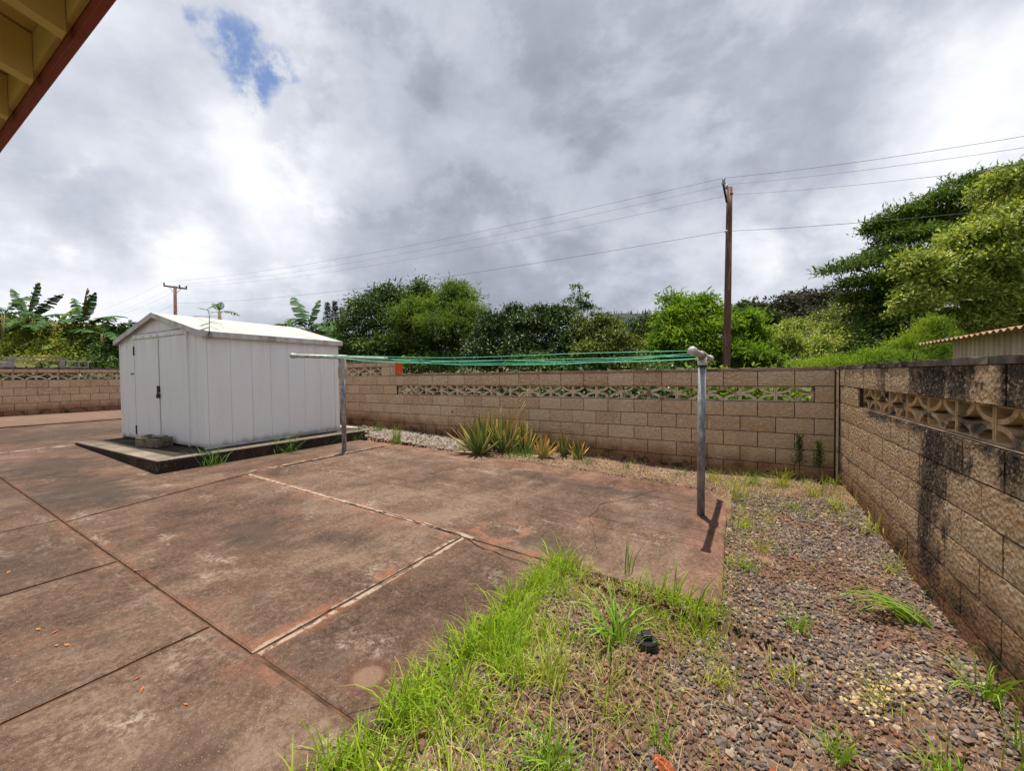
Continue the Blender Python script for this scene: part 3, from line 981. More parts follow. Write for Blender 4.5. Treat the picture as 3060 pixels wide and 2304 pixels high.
ZR = 1.476
PL = 0.862
PEr = PL - BW / 2
L1 = PL + 14 * BW
rows = [(ZR - BH, ZR, 0.012, 7.2, PEr, 'block'),
        (ZR - 2 * BH, ZR - BH, 0.012, PL, PL, 'block'),
        (ZR - 2 * BH, ZR - BH, PL, L1, PL, 'lattice'),
        (ZR - 2 * BH, ZR - BH, L1, 7.2, PL, 'block')]
for k in range(2, 8):
    rows.append((ZR - (k + 1) * BH, ZR - k * BH, 0.012, 7.2, PEr if k % 2 == 0 else PL, 'block'))
cores = [((-0.19, 0.012, -0.6), (7.2, 0.19, ZR - 2 * BH)), ((-0.19, 0.012, ZR - BH), (7.2, 0.19, ZR)),
         ((-0.19, 0.012, ZR - 2 * BH + 0.001), (PL, 0.19, ZR - BH - 0.001)),
         ((L1, 0.012, ZR - 2 * BH + 0.001), (7.2, 0.19, ZR - BH - 0.001))]
caps = [(ZR, -0.195, 7.2, 0.3)]
wr = wall('block_wall', 'mould-blackened split-face block wall with star lattice beside the gravel bed', (0, 0, 0), math.atan2(-0.99948, 0.03229), rows, caps, cores, M_MOLD, M_LATR, M_CAPD, 0.0012, 2)

MB().box((PL - 0.03, 0.006, ZR - 2 * BH + 0.001), (L1, 0.044, ZR - 2 * BH + 0.005)).build('sill', M_CAPB, wr)
ZL = 1.772
rows = [(ZL - 0.10, ZL, -7.2, -0.02, -3.99 + 0.2, 'block'),
        (ZL - 0.10 - BH, ZL - 0.10, -7.2, -0.02, -3.80, 'lattice')]
for k in range(0, 6):
    rows.append((ZL - 0.10 - (k + 2) * BH, ZL - 0.10 - (k + 1) * BH, -7.2, -0.02, -3.99 if k % 2 == 0 else -3.80, 'block'))
cores = [((-7.2, 0.012, 0.2), (-0.02, 0.19, ZL - 0.10 - BH)), ((-7.2, 0.012, ZL - 0.10), (-0.02, 0.19, ZL))]
wall('block_wall', 'long tan block wall with white star lattice below the banana bank', (-17.6, 0, 0), PI / 2, rows, [(ZL, -7.2, -0.02, 0.3)], cores, M_BLOCK, M_LAT, M_CAPD, 0.006, 3)

# ------------------------------------------------------------------ shed pad
pad = MB()
pad.box((-10.52, -4.25, 0.15), (-7.27, -1.10, 0.430))
pad_o = struct(pad.build('concrete_pad', M_PAD, bevel=0.012))
MB().add([(-10.51, -4.24, 0.431), (-7.28, -4.24, 0.431), (-7.28, -1.11, 0.431), (-7.44, -1.11, 0.434), (-7.44, -4.02, 0.434), (-10.51, -4.02, 0.434)],
         [(0, 1, 4, 5), (1, 2, 3, 4)]).build('pad_margin', M_PADTOP, pad_o)

# ------------------------------------------------------------------ house eave over the camera
M_CREAM = simple('cream_painted_timber', (0.74, 0.55, 0.22), (0.64, 0.47, 0.18), 8, 0.6, 0.25, 0.3, stretch=(1, 0.3, 1))
M_CREAMD = simple('ochre_roof_board', (0.68, 0.47, 0.16), (0.56, 0.38, 0.12), 6, 0.65, 0.3, 0.3, stretch=(0.3, 1, 1))
M_FASCIA = simple('dark_red_fascia', (0.30, 0.05, 0.035), (0.22, 0.04, 0.03), 7, 0.55, 0.2, 0.35)
M_ROOFTOP = simple('roof_sheet', (0.25, 0.08, 0.07), None, 4, 0.6)
ht = thing('house', 'house eave overhead with dark red fascia and exposed ochre rafters', 'house', (-5, -7.2, 0))
def hb(name, a, b, mat, **k):
    return MB().box((a[0] + 5, a[1] + 7.2, a[2]), (b[0] + 5, b[1] + 7.2, b[2])).build(name, mat, ht, **k)
XE0, XE1 = -11.0, 1.2
hb('fascia', (XE0, -5.902, 2.50), (XE1, -5.880, 2.70), M_FASCIA, bevel=0.004)
for xx in (-10.8, -6.9, 1.0):  # unseen posts put in place of a house wall to let sky light in
    hb('post', (xx - 0.06, -7.40, G(xx) - 0.05), (xx + 0.06, -7.28, 2.92), M_CREAM)
hb('plate', (XE0, -7.40, 2.86), (XE1, -7.26, 2.98), M_CREAM)
hb('sub_fascia', (XE0, -5.918, 2.54), (XE1, -5.9035, 2.665), M_CREAMD)
slope = 0.25
x = -3.10 - 20 * 0.381
while x < XE1:
    MB().add([(x + 5 + a, yy + 7.2, z) for a in (-0.022, 0.022) for (yy, z) in ((-5.9195, 2.504), (-5.9195, 2.665), (-7.24, 2.665 + slope * 1.332), (-7.24, 2.504 + slope * 1.332))],
             [(0, 1, 2, 3), (7, 6, 5, 4), (0, 4, 5, 1), (1, 5, 6, 2), (2, 6, 7, 3), (3, 7, 4, 0)]).build('rafter', M_CREAM, ht)
    x += 0.381
y = -5.90
k = 0
while y > -7.5:
    y2 = y - 0.175
    za, zb = 2.668 + slope * (-5.90 - y), 2.668 + slope * (-5.90 - y2)
    MB().add([(XE0 + 5, y + 7.2 - 0.004, za), (XE1 + 5, y + 7.2 - 0.004, za), (XE1 + 5, y2 + 7.2 + 0.004, zb), (XE0 + 5, y2 + 7.2 + 0.004, zb)] +
             [(XE0 + 5, y + 7.2 - 0.004, za + 0.02), (XE1 + 5, y + 7.2 - 0.004, za + 0.02), (XE1 + 5, y2 + 7.2 + 0.004, zb + 0.02), (XE0 + 5, y2 + 7.2 + 0.004, zb + 0.02)],
             [(0, 3, 2, 1), (4, 5, 6, 7), (0, 1, 5, 4), (1, 2, 6, 5), (2, 3, 7, 6), (3, 0, 4, 7)]).build('roof_board', M_CREAMD, ht)
    y = y2
MB().add([(XE0 + 5, 1.33, 2.705), (XE1 + 5, 1.33, 2.705), (XE1 + 5, -0.4, 2.705 + slope * 1.73), (XE0 + 5, -0.4, 2.705 + slope * 1.73),
          (XE0 + 5, 1.33, 2.73), (XE1 + 5, 1.33, 2.73), (XE1 + 5, -0.4, 2.73 + slope * 1.73), (XE0 + 5, -0.4, 2.73 + slope * 1.73)],
         [(0, 3, 2, 1), (4, 5, 6, 7), (0, 1, 5, 4), (1, 2, 6, 5), (2, 3, 7, 6), (3, 0, 4, 7)]).build('roofing', M_ROOFTOP, ht)
# ------------------------------------------------------------------ white shed
sh = thing('garden_shed', 'white metal garden shed with double doors on a low concrete pad', 'shed', (-9.14, -2.47, 0.434), math.radians(2.4))
HW, HL, EH, RH = 1.41, 1.135, 1.66, 2.055


def sbox(name, a, b, mat, parent=sh, bevel=0.0):
    return MB().box(a, b).build(name, mat, parent, bevel=bevel)


# dark inner lining behind the panels
inn = MB()
inn.box((-HW + 0.03, -HL + 0.03, 0.005), (HW - 0.03, HL - 0.03, EH - 0.02))
inn.add([(-HW + 0.03, -HL + 0.03, EH - 0.02), (HW - 0.03, -HL + 0.03, EH - 0.02), (0, -HL + 0.03, RH - 0.03),
         (-HW + 0.03, HL - 0.03, EH - 0.02), (HW - 0.03, HL - 0.03, EH - 0.02), (0, HL - 0.03, RH - 0.03)],
        [(0, 1, 2), (5, 4, 3), (0, 2, 5, 3), (2, 1, 4, 5)])
inn.build('lining', M_SHEDDARK, sh)
ed = [-1.09, -0.78, -0.47, -0.17, 0.13, 0.43, 0.74, 1.045]
for sx in (-1, 1):
    for a, b in zip(ed[:-1], ed[1:]):
        x0, x1 = sorted((sx * (HW - 0.028), sx * HW))
        sbox('wall_panel', (x0, a + 0.0015, 0.03), (x1, b - 0.0015, EH), M_SHED, bevel=0.003)
    for sy, e0, e1 in ((-1, -HL, -1.093), (1, 1.048, HL)):
        x0, x1 = sorted((sx * (HW - 0.045), sx * (HW + 0.006)))
        sbox('corner_trim', (x0, e0 - (0.006 if sy < 0 else 0), 0.02), (x1, e1 + (0.006 if sy > 0 else 0), EH + 0.01), M_SHED, bevel=0.005)
    x0, x1 = sorted((sx * (HW - 0.03), sx * (HW + 0.012)))
    sbox('base_rail', (x0, -HL, 0.0), (x1, HL, 0.028), M_TRIM)
xs_ = [-HW + 0.05 + k * (2 * HW - 0.1) / 9 for k in range(10)]
for a, b in zip(xs_[:-1], xs_[1:]):
    sbox('wall_panel', (a + 0.003, HL - 0.028, 0.03), (b - 0.003, HL - 0.001, EH), M_SHED)
DX0, DX1, DXM, DT = -0.80, 0.95, 0.075, 1.685
for a, b in ((-HW + 0.046, -1.12), (-1.117, DX0 - 0.035), (DX1 + 0.035, 1.19), (1.193, HW - 0.046)):
    sbox('wall_panel', (a + 0.002, -HL, 0.03), (b - 0.002, -HL + 0.028, EH), M_SHED, bevel=0.003)


def gable(y0, y1, name, zb):
    zt = RH
    pts = [(-HW, EH), (HW, EH), (HW, EH + 0.02), (0, zt), (-HW, EH + 0.02)]
    n = len(pts)
    mb = MB()
    mb.v = [(x, y0, z) for x, z in pts] + [(x, y1, z) for x, z in pts]
    mb.f = [tuple(range(n)), tuple(reversed(range(n, 2 * n)))] + [(i + n, (i + 1) % n + n, (i + 1) % n, i) for i in range(n)]
    return mb.build(name, M_SHED, sh)


gable(-HL + 0.002, -HL + 0.028, 'gable_panel', EH)
gable(HL - 0.028, HL - 0.002, 'gable_panel', EH)
sbox('door_header', (DX0 - 0.03, -HL - 0.022, DT + 0.006), (DX1 + 0.05, -HL + 0.001, DT + 0.075), M_SHED, bevel=0.004)
sbox('door_header_rail', (DX0 - 0.03, -HL - 0.014, DT + 0.082), (DX1 + 0.05, -HL + 0.001, DT + 0.098), M_TRIM)
sbox('door_jamb', (DX0 - 0.034, -HL - 0.012, 0.01), (DX0 - 0.008, -HL + 0.02, DT), M_SHED)
sbox('door_jamb', (DX1 + 0.008, -HL - 0.026, 0.01), (DX1 + 0.036, -HL + 0.02, DT + 0.10), M_SHED)
for (a, b, hx) in ((DX0, DXM - 0.005, DX0 - 0.012), (DXM + 0.005, DX1, DX1 + 0.002)):
    d = sbox('door', (a + 0.002, -HL - 0.010, 0.025), (b - 0.002, -HL + 0.018, DT - 0.006), M_SHED, bevel=0.004)
    for hz in (0.17, 1.50):
        sbox('hinge', (hx - 0.004, -HL - 0.022, hz - 0.075), (hx + 0.022, -HL - 0.009, hz + 0.075), M_RUST, d)
    if b < 0.5:
        sbox('hasp', (DXM - 0.075, -HL - 0.022, 0.815), (DXM + 0.012, -HL - 0.009, 0.915), M_RUST, d)
        pl = MB().box((DXM - 0.03, -HL - 0.05, 0.72), (DXM + 0.025, -HL - 0.023, 0.785))
        pl.tube([(DXM - 0.02, -HL - 0.036, 0.785), (DXM - 0.02, -HL - 0.036, 0.825), (DXM - 0.002, -HL - 0.036, 0.845), (DXM + 0.015, -HL - 0.036, 0.825), (DXM + 0.015, -HL - 0.036, 0.785)], 0.006, 6)
        pl.build('padlock', M_RUST, d)
        MB().tube([(DX0 - 0.04, -HL - 0.004, 1.12), (DX0 - 0.055, -HL - 0.04, 1.115), (DX0 - 0.02, -HL - 0.05, 1.105)], [0.012, 0.016, 0.01], 8).build('latch', M_GALV, d)
    else:
        sbox('meeting_rail', (DXM - 0.014, -HL - 0.017, 0.06), (DXM + 0.006, -HL - 0.011, DT - 0.03), M_TRIM, d)
# screws along the header
for k in range(7):
    x = DX0 + 0.10 + k * 0.26 + rnd.uniform(-0.05, 0.05)
    MB().tube([(x, -HL - 0.028, DT + 0.028), (x, -HL - 0.0225, DT + 0.028)], 0.007, 6).build('screw', M_RUST, sh)
# roof: two sheets with a folded lip
OV, OF = 0.055, 0.055
for sx in (-1, 1):
    xe = sx * (HW + OV)
    ze = RH - (RH - EH - 0.02) * (HW + OV) / HW
    mb = MB()
    n = 8
    for yy in (-HL - OF, HL + OF):
        mb.v += [(0, yy, RH + 0.02), (xe, yy, ze + 0.035), (xe, yy, ze - 0.005), (0, yy, RH)]
    mb.f = [(0, 1, 5, 4), (1, 2, 6, 5), (2, 3, 7, 6), (3, 0, 4, 7), (0, 3, 2, 1), (4, 5, 6, 7)]
    ro = mb.build('roof', M_SHEDROOF, sh)
    lx0, lx1 = sorted((xe + sx * 0.001, xe + sx * 0.012))
    sbox('eave_trim', (lx0, -HL - OF - 0.008, ze - 0.045), (lx1, HL + OF + 0.008, ze + 0.034), M_TRIM, ro)
    for yy0, yy1 in ((-HL - OF - 0.010, -HL - OF - 0.001), (HL + OF + 0.001, HL + OF + 0.010)):
        mt = MB()
        pts = [(0, RH + 0.022), (xe, ze + 0.037), (xe, ze - 0.045), (0, RH - 0.06)]
        mt.v = [(x, yy0, z) for x, z in pts] + [(x, yy1, z) for x, z in pts]
        mt.f = [(0, 1, 2, 3), (7, 6, 5, 4)] + [(i, (i + 1) % 4, (i + 1) % 4 + 4, i + 4) for i in range(4)]
        mt.build('gable_trim', M_TRIM, ro)
    for yy in (-0.62, 0.66):
        MB().add([(sx * 0.02, yy - 0.006, RH + 0.0165), (sx * 0.02, yy + 0.006, RH + 0.0165), (xe, yy + 0.006, ze + 0.037), (xe, yy - 0.006, ze + 0.037),
                  (sx * 0.02, yy, RH + 0.022), (xe, yy, ze + 0.042)], [(0, 4, 5, 3), (4, 1, 2, 5)]).build('roof_seam', M_SHEDROOF, ro)

# hollow block step at the doors with flat stones on it
def hollow_block(name, label, loc, rot, mat, size=(0.40, 0.19, 0.15), tilt=0.0, group=None):
    L, D_, Hh = size
    w = 0.03
    mb = MB()
    # shell: cores run along the length's cross direction (lying on its side)
    mb.box((-L / 2, -D_ / 2, 0), (L / 2, -D_ / 2 + w, Hh))
    mb.box((-L / 2, D_ / 2 - w, 0), (L / 2, D_ / 2, Hh))
    for c in (-L / 2 + w / 2, 0, L / 2 - w / 2):
        mb.box((c - w / 2, -D_ / 2 + w, 0.001), (c + w / 2, D_ / 2 - w, Hh - 0.001))
    o = mb.build(name, mat, None, bevel=0.005)
    o.location = loc
    o.rotation_euler = (tilt, 0, rot)
    return tag(o, label, 'block', group)


hollow_block('concrete_block', 'mossy hollow concrete block used as a step at the shed doors', (-8.72, -3.80, 0.436), math.radians(14), M_OLDBLOCK, (0.46, 0.22, 0.14))
for k, (x, y, sx, lab) in enumerate(((-8.80, -3.84, 0.13, 'flat grey stone on the left of the step block'), (-8.62, -3.76, 0.10, 'flat pale stone on the right of the step block'))):
    mb = MB()
    for j in range(9):
        a = 2 * PI * j / 9
        rr = sx * (0.8 + 0.3 * rnd.random())
        for (z, q) in ((0, 0.9), (0.016, 1.0), (0.034, 0.85)):
            mb.v.append((rr * q * math.cos(a), rr * q * 0.6 * math.sin(a), z + rnd.uniform(-1, 1) * 0.004))
    for j in range(9):
        b = (j + 1) % 9
        mb.f += [(j * 3, b * 3, b * 3 + 1, j * 3 + 1), (j * 3 + 1, b * 3 + 1, b * 3 + 2, j * 3 + 2)]
    mb.f += [tuple(j * 3 + 2 for j in range(9)), tuple(j * 3 for j in reversed(range(9)))]
    o = mb.build('flat_stone', M_GREYBLOCK if k else M_OLDBLOCK)
    o.location = (x, y, 0.578)
    o.rotation_euler = (0, 0, k)
    tag(o, lab, 'stone')

# ------------------------------------------------------------------ clothesline posts
def tpost(label, base, top, bar0, bar1, lean=(0, 0)):
    t = thing('clothesline_post', label, 'clothesline post', base, 0)
    h = top[2] - base[2]
    tx, ty = top[0] - base[0], top[1] - base[1]
    MB().tube([(0, 0, -0.05), (tx * 0.5, ty * 0.5, h * 0.5), (tx, ty, h - 0.06)], 0.036, 16).build('pole', M_GALV, t, smooth=True)
    b = Vector(base)
    p0, p1 = Vector(bar0) - b, Vector(bar1) - b
    MB().tube([p0, p1], 0.028, 16).build('crossbar', M_PIPEW, t, smooth=True)
    d = (p1 - p0).normalized()
    c = Vector((tx, ty, h))
    MB().tube([c - d * 0.075, c - d * 0.06, c + d * 0.06, c + d * 0.075], [0.036, 0.039, 0.039, 0.036], 16).build('tee_sleeve', M_PIPEW, t, smooth=True)
    MB().tube([(tx, ty, h - 0.115), (tx, ty, h - 0.105), (tx, ty, h - 0.02)], [0.040, 0.043, 0.043], 16).build('tee_socket', M_PIPEW, t, smooth=True)
    MB().tube([(tx, ty, h - 0.118), (tx, ty, h - 0.100)], 0.046, 16).build('rust_ring', M_RUST, t)
    for p, s in ((p0, -1), (p1, 1)):
        MB().tube([p - d * s * 0.05, p + d * s * 0.004, p + d * s * 0.012], [0.037, 0.038, 0.034], 18).build('end_cap', M_PIPEW, t, smooth=True)
    for k in range(3):
        f = 0.12 + 0.2 * k
        for s in (0, 1):
            q = p0.lerp(p1, f if s == 0 else 1 - f)
            MB().tube([q - Vector((0.036, 0, 0)), q + Vector((0.036, 0, 0))], 0.006, 6).build('line_eye', M_GALV, t)
    MB().tube([(0, 0, -0.004), (0, 0, 0.012)], [0.075, 0.045], 14).build('footing_collar', M_SLAB, t)
    return t


PR0, PR1 = Vector((-1.345, -2.62, 1.635)), Vector((-1.335, -1.12, 1.615))
PL0, PL1 = Vector((-6.55, -2.93, 1.765)), Vector((-6.545, -1.20, 1.772))
tpost('grey pipe clothesline post standing near the gravel', (-1.348, -1.99, 0.05), (-1.339, -1.95, 1.625), PR0, PR1)
tpost('grey pipe clothesline post with a rag standing beside the white shed', (-6.541, -2.11, 0.242), (-6.555, -2.09, 1.768), PL0, PL1)
for k, (fa, fb, sag) in enumerate(((0.06, 0.05, 0.030), (0.22, 0.14, 0.085), (0.40, 0.30, 0.115), (0.66, 0.62, 0.07), (0.82, 0.80, 0.10), (0.95, 0.95, 0.045))):
    a, b = PL0.lerp(PL1, fa), PR0.lerp(PR1, fb)
    a, b = a + Vector((0.03, 0, 0)), b - Vector((0.03, 0, 0))
    pts = []
    for i in range(25):
        s = i / 24
        p = a.lerp(b, s)
        p.z -= 4 * sag * s * (1 - s) - 0.012 * math.sin(s * 9 + k * 2)
        p.y += 0.05 * math.sin(s * 7 + k * 1.7) * s * (1 - s) * 4
        pts.append(p)
    o = MB().tube(pts, 0.0036, 5).build('clothesline', M_GREENLINE, None, smooth=True)
    tag(o, 'thin green clothesline cord strung slack between the two pipe posts', 'clothesline', 'green clothesline cords')

# rag tied round the head of the far post
mb = MB()
NR, NC = 13, 18
for i in range(NR):
    s = i / (NR - 1)
    for j in range(NC):
        a = 2 * PI * j / NC
        fold = 1 + 0.38 * math.sin(3 * a + 3 * s) * s + 0.22 * math.sin(5 * a + 1 + 2 * s) * s
        rr = (0.050 + 0.024 * math.sin(min(1, s * 1.2) * PI * 0.6) - 0.012 * max(0, s - 0.6) * 3) * fold
        z = 0.03 - s * 0.30 - 0.06 * s * math.sin(a + 0.6) - (0.10 * s * s if math.cos(a - 4.6) > 0.3 else 0)
        mb.v.append((rr * math.cos(a) * 0.9, rr * math.sin(a) * 0.85, z))
for i in range(NR - 1):
    for j in range(NC):
        j2 = (j + 1) % NC
        mb.f.append((i * NC + j, i * NC + j2, (i + 1) * NC + j2, (i + 1) * NC + j))
o = mb.build('rag', M_RAG, None, smooth=True)
o.location = (-6.548, -2.095, 1.73)
tag(o, 'off-white rag hanging round the top of the post by the shed', 'rag')

# ------------------------------------------------------------------ utility poles and wires
pb = at(1568, 900, 18.0)
pt = at(1576, 405, 18.0)
up1 = thing('utility_pole', 'tall brown timber utility pole rising behind the back wall', 'utility pole', (pb.x, pb.y, 0))
P0 = Vector((0, 0, -0.2))
P1 = Vector((pt.x - pb.x, pt.y - pb.y, pt.z))
MB().tube([P0.lerp(P1, k / 8) for k in range(9)], [0.165 - 0.006 * k for k in range(9)], 14).build('pole', M_POLE, up1, smooth=True)
br0 = at(1570, 437, 17.85) - Vector((pb.x, pb.y, 0))
br1 = at(1563, 400, 17.6) - Vector((pb.x, pb.y, 0))
br2 = at(1563, 386, 17.6) - Vector((pb.x, pb.y, 0))
MB().bar(br0, br1, 0.10, 0.08, up=(1, 0, 0)).build('bracket', M_DARKMETAL, up1)
MB().tube([br1, br1.lerp(br2, 0.3), br1.lerp(br2, 0.6), br2], [0.05, 0.09, 0.06, 0.085], 10).build('insulator', M_INSUL, up1, smooth=True)
i2 = at(1570, 402, 17.8) - Vector((pb.x, pb.y, 0))
MB().tube([i2 - Vector((0, 0, 0.12)), i2 - Vector((0, 0, 0.04)), i2, i2 + Vector((0, 0, 0.1))], [0.04, 0.08, 0.05, 0.06], 10).build('insulator', M_INSUL, up1, smooth=True)
i3 = at(1584, 418, 17.85) - Vector((pb.x, pb.y, 0))
MB().tube([i3 - Vector((0.12, 0.06, 0)), i3], 0.03, 8).build('bolt', M_DARKMETAL, up1)
i4 = at(1569, 500, 17.8) - Vector((pb.x, pb.y, 0))
MB().tube([i4 - Vector((0, 0, 0.06)), i4, i4 + Vector((0, 0, 0.06))], [0.04, 0.07, 0.04], 8).build('insulator', M_INSUL, up1, smooth=True)

fb = at(379, 760, 47.0)
ft = at(378, 618, 47.0)
up2 = thing('utility_pole', 'distant utility pole with a crossarm beyond the shed roof', 'utility pole', (fb.x, fb.y, 1))
b2 = Vector((fb.x, fb.y, 1))
MB().tube([Vector((0, 0, 0)), ft - b2], [0.19, 0.15], 10).build('pole', M_POLE, up2, smooth=True)
c0, c1 = at(353, 617, 46.4) - b2, at(404, 624, 47.6) - b2
MB().bar(c0, c1, 0.12, 0.16).build('crossarm', M_POLE, up2)
for f in (0.03, 0.68, 0.97):
    q = c0.lerp(c1, f)
    MB().tube([q + Vector((0, 0, 0.08)), q + Vector((0, 0, 0.18)), q + Vector((0, 0, 0.26)), q + Vector((0, 0, 0.34))], [0.04, 0.10, 0.06, 0.09], 8).build('insulator', M_POLE, up2, smooth=True)
for s in (0.25, 0.75):
    MB().bar(c0.lerp(c1, s) - Vector((0, 0, 0.08)), (ft - b2) - Vector((0, 0, 0.9)), 0.05, 0.04).build('brace', M_POLE, up2)


def wire(pts, sags, label, r=0.006):
    P = []
    for (a, b, sg) in zip(pts[:-1], pts[1:], sags):
        for i in range(24):
            s = i / 24
            p = a.lerp(b, s)
            p.z -= 4 * sg * s * (1 - s)
            P.append(p)
    P.append(pts[-1])
    o = MB().tube(P, r, 5).build('power_line', M_WIRE)
    tag(o, label, 'power line', 'overhead wires')


fl = lambda u, v: at(u, v, 85.0)
rr = lambda u, v: at(u, v, 9.0)
wire([rr(2420, 258), at(1563, 384, 17.6), at(354, 609, 46.4), fl(150, 690)], [0.12, 0.7, 0.6], 'topmost power line crossing the sky over both utility poles')
wire([rr(2420, 286), at(1570, 398, 17.8), at(388, 614, 47.2), fl(170, 700)], [0.12, 0.75, 0.6], 'second highest power line crossing the sky')
wire([rr(2420, 330), at(1580, 420, 17.85), at(402, 618, 47.6), fl(190, 700)], [0.12, 0.8, 0.6], 'third power line, passing just below the head of the near pole')
wire([rr(2420, 425), at(1569, 499, 17.8), at(379, 655, 47.0), fl(240, 712)], [0.10, 0.7, 0.5], 'lowest power line, crossing low over the trees', 0.008)

# ------------------------------------------------------------------ neighbour's shed beyond the right wall
M_CORR = simple('weathered_corrugated_iron', (0.40, 0.24, 0.155), (0.26, 0.13, 0.075), 5, 0.75, 0.3, 0.3, c3=(0.48, 0.36, 0.27))
M_NWALL = simple('cream_sheet_wall', (0.60, 0.50, 0.37), (0.48, 0.38, 0.27), 4, 0.7, 0.2, 0.3, stretch=(1, 1, 0.2))
nsX = 1.5
nb = thing('neighbour_shed', 'corrugated iron lean-to roof with pale sheet wall beyond the mouldy wall', 'shed', (nsX + 0.1, 1.0, 0))
wl = MB()
y = -3.2
k = 0
N0 = len(wl.v)
seg = []
while y < 1.45:
    seg.append((y, 0.0))
    seg.append((y + 0.07, 0.0))
    seg.append((y + 0.085, 0.018))
    seg.append((y + 0.115, 0.018))
    y += 0.13
for (yy, d) in seg:
    wl.v += [(0.12 - d, yy, 0), (0.12 - d, yy, 1.90)]
for i in range(len(seg) - 1):
    wl.f.append((2 * i, 2 * i + 1, 2 * i + 3, 2 * i + 2))
wl.box((0.14, -3.2, 0), (2.2, 1.40, 1.85))
wl.build('wall', M_NWALL, nb)
rf = MB()
n = 160
for i in range(n + 1):
    yy = -3.4 + (2.06 + 3.4) * i / n
    wv = 0.020 * math.sin(2 * PI * (yy) / 0.155)
    rf.v += [(-0.13, yy, 1.885 + wv + 0.004 * (yy < 0)), (2.4, yy, 2.12 + wv), (-0.13, yy, 1.882 + wv), (2.4, yy, 2.117 + wv)]
for i in range(n):
    a, b = 4 * i, 4 * i + 4
    rf.f += [(a, b, b + 1, a + 1), (a + 2, a + 3, b + 3, b + 2), (a, a + 2, b + 2, b)]
rf.build('roof', M_CORR, nb, smooth=True)
MB().box((0.02, -3.3, 1.90), (2.3, -0.66, 2.02)).build('ridge_board', M_CORR, nb)
# two iron loops sticking out of the wall top
for k, (s, lab) in enumerate(((1.15, 'small iron loop on the mouldy wall, nearer the wall corner'), (1.95, 'small iron loop on the mouldy wall, nearer the corrugated roof'))):
    pts = []
    for i in range(15):
        a = -0.6 + i * (PI + 1.2) / 14
        pts.append((0.0, 0.045 * math.cos(a), 0.035 + 0.042 * math.sin(a)))
    o = MB().tube(pts, 0.004, 5).build('iron_loop', M_RUST)
    o.location = (0.12 + 0.032 * s, -s, ZR + 0.04)
    tag(o, lab, 'wire loop')

# things on the bank behind the left wall
hollow_block('concrete_block', 'grey hollow block lying left on top of the banana bank wall', (-17.78, -4.02, ZL + 0.04), math.radians(92), M_GREYBLOCK, (0.40, 0.19, 0.14))
o = hollow_block('concrete_block', 'grey hollow block standing in the middle of the banana bank wall top', (-17.73, -2.58, ZL + 0.04 + 0.095), math.radians(90), M_GREYBLOCK, (0.40, 0.19, 0.16), PI / 2)
M_OLDWOOD = simple('grey_weathered_board', (0.36, 0.33, 0.29), (0.24, 0.21, 0.18), 6, 0.9, 0.5, 0.1, stretch=(4, 0.4, 4))
o = MB().bar((-18.0, -4.6, 2.08), (-17.95, -2.7, 2.10), 0.10, 0.04).build('board', M_OLDWOOD)
tag(o, 'upper weathered board lying along the bank above the left wall', 'board')
o = MB().bar((-17.9, -4.9, 1.985), (-17.88, -2.95, 2.0), 0.08, 0.03).build('board', M_OLDWOOD)
tag(o, 'lower weathered board lying along the bank above the left wall', 'board')
for k, (yy, lab) in enumerate(((-3.78, 'left stubby grey post carrying the boards on the bank'), (-2.85, 'right stubby grey post carrying the boards on the bank'))):
    o = MB().box((-18.0, yy - 0.05, 1.4), (-17.85, yy + 0.05, 2.06)).build('post', M_GREYBLOCK)
    tag(o, lab, 'post')
# ------------------------------------------------------------------ vegetation helpers
def unit(a):
    return a / np.maximum(np.linalg.norm(a, axis=1, keepdims=True), 1e-9)


def leaf_quads(P, Dr, Nm, L, Wd, fold=0.0, wide=0.42):
    """one folded rhombus leaf per row"""
    Sd = unit(np.cross(Dr, Nm))
    Nn = unit(np.cross(Sd, Dr))
    L = L[:, None]
    Wd = Wd[:, None]
    mid = P + Dr * L * wide
    V = np.stack([P, mid - Sd * Wd / 2 + Nn * Wd * fold, P + Dr * L - Nn * L * 0.08, mid + Sd * Wd / 2 + Nn * Wd * fold], 1).reshape(-1, 3)
    F = np.arange(len(P) * 4).reshape(-1, 4)
    return V, F


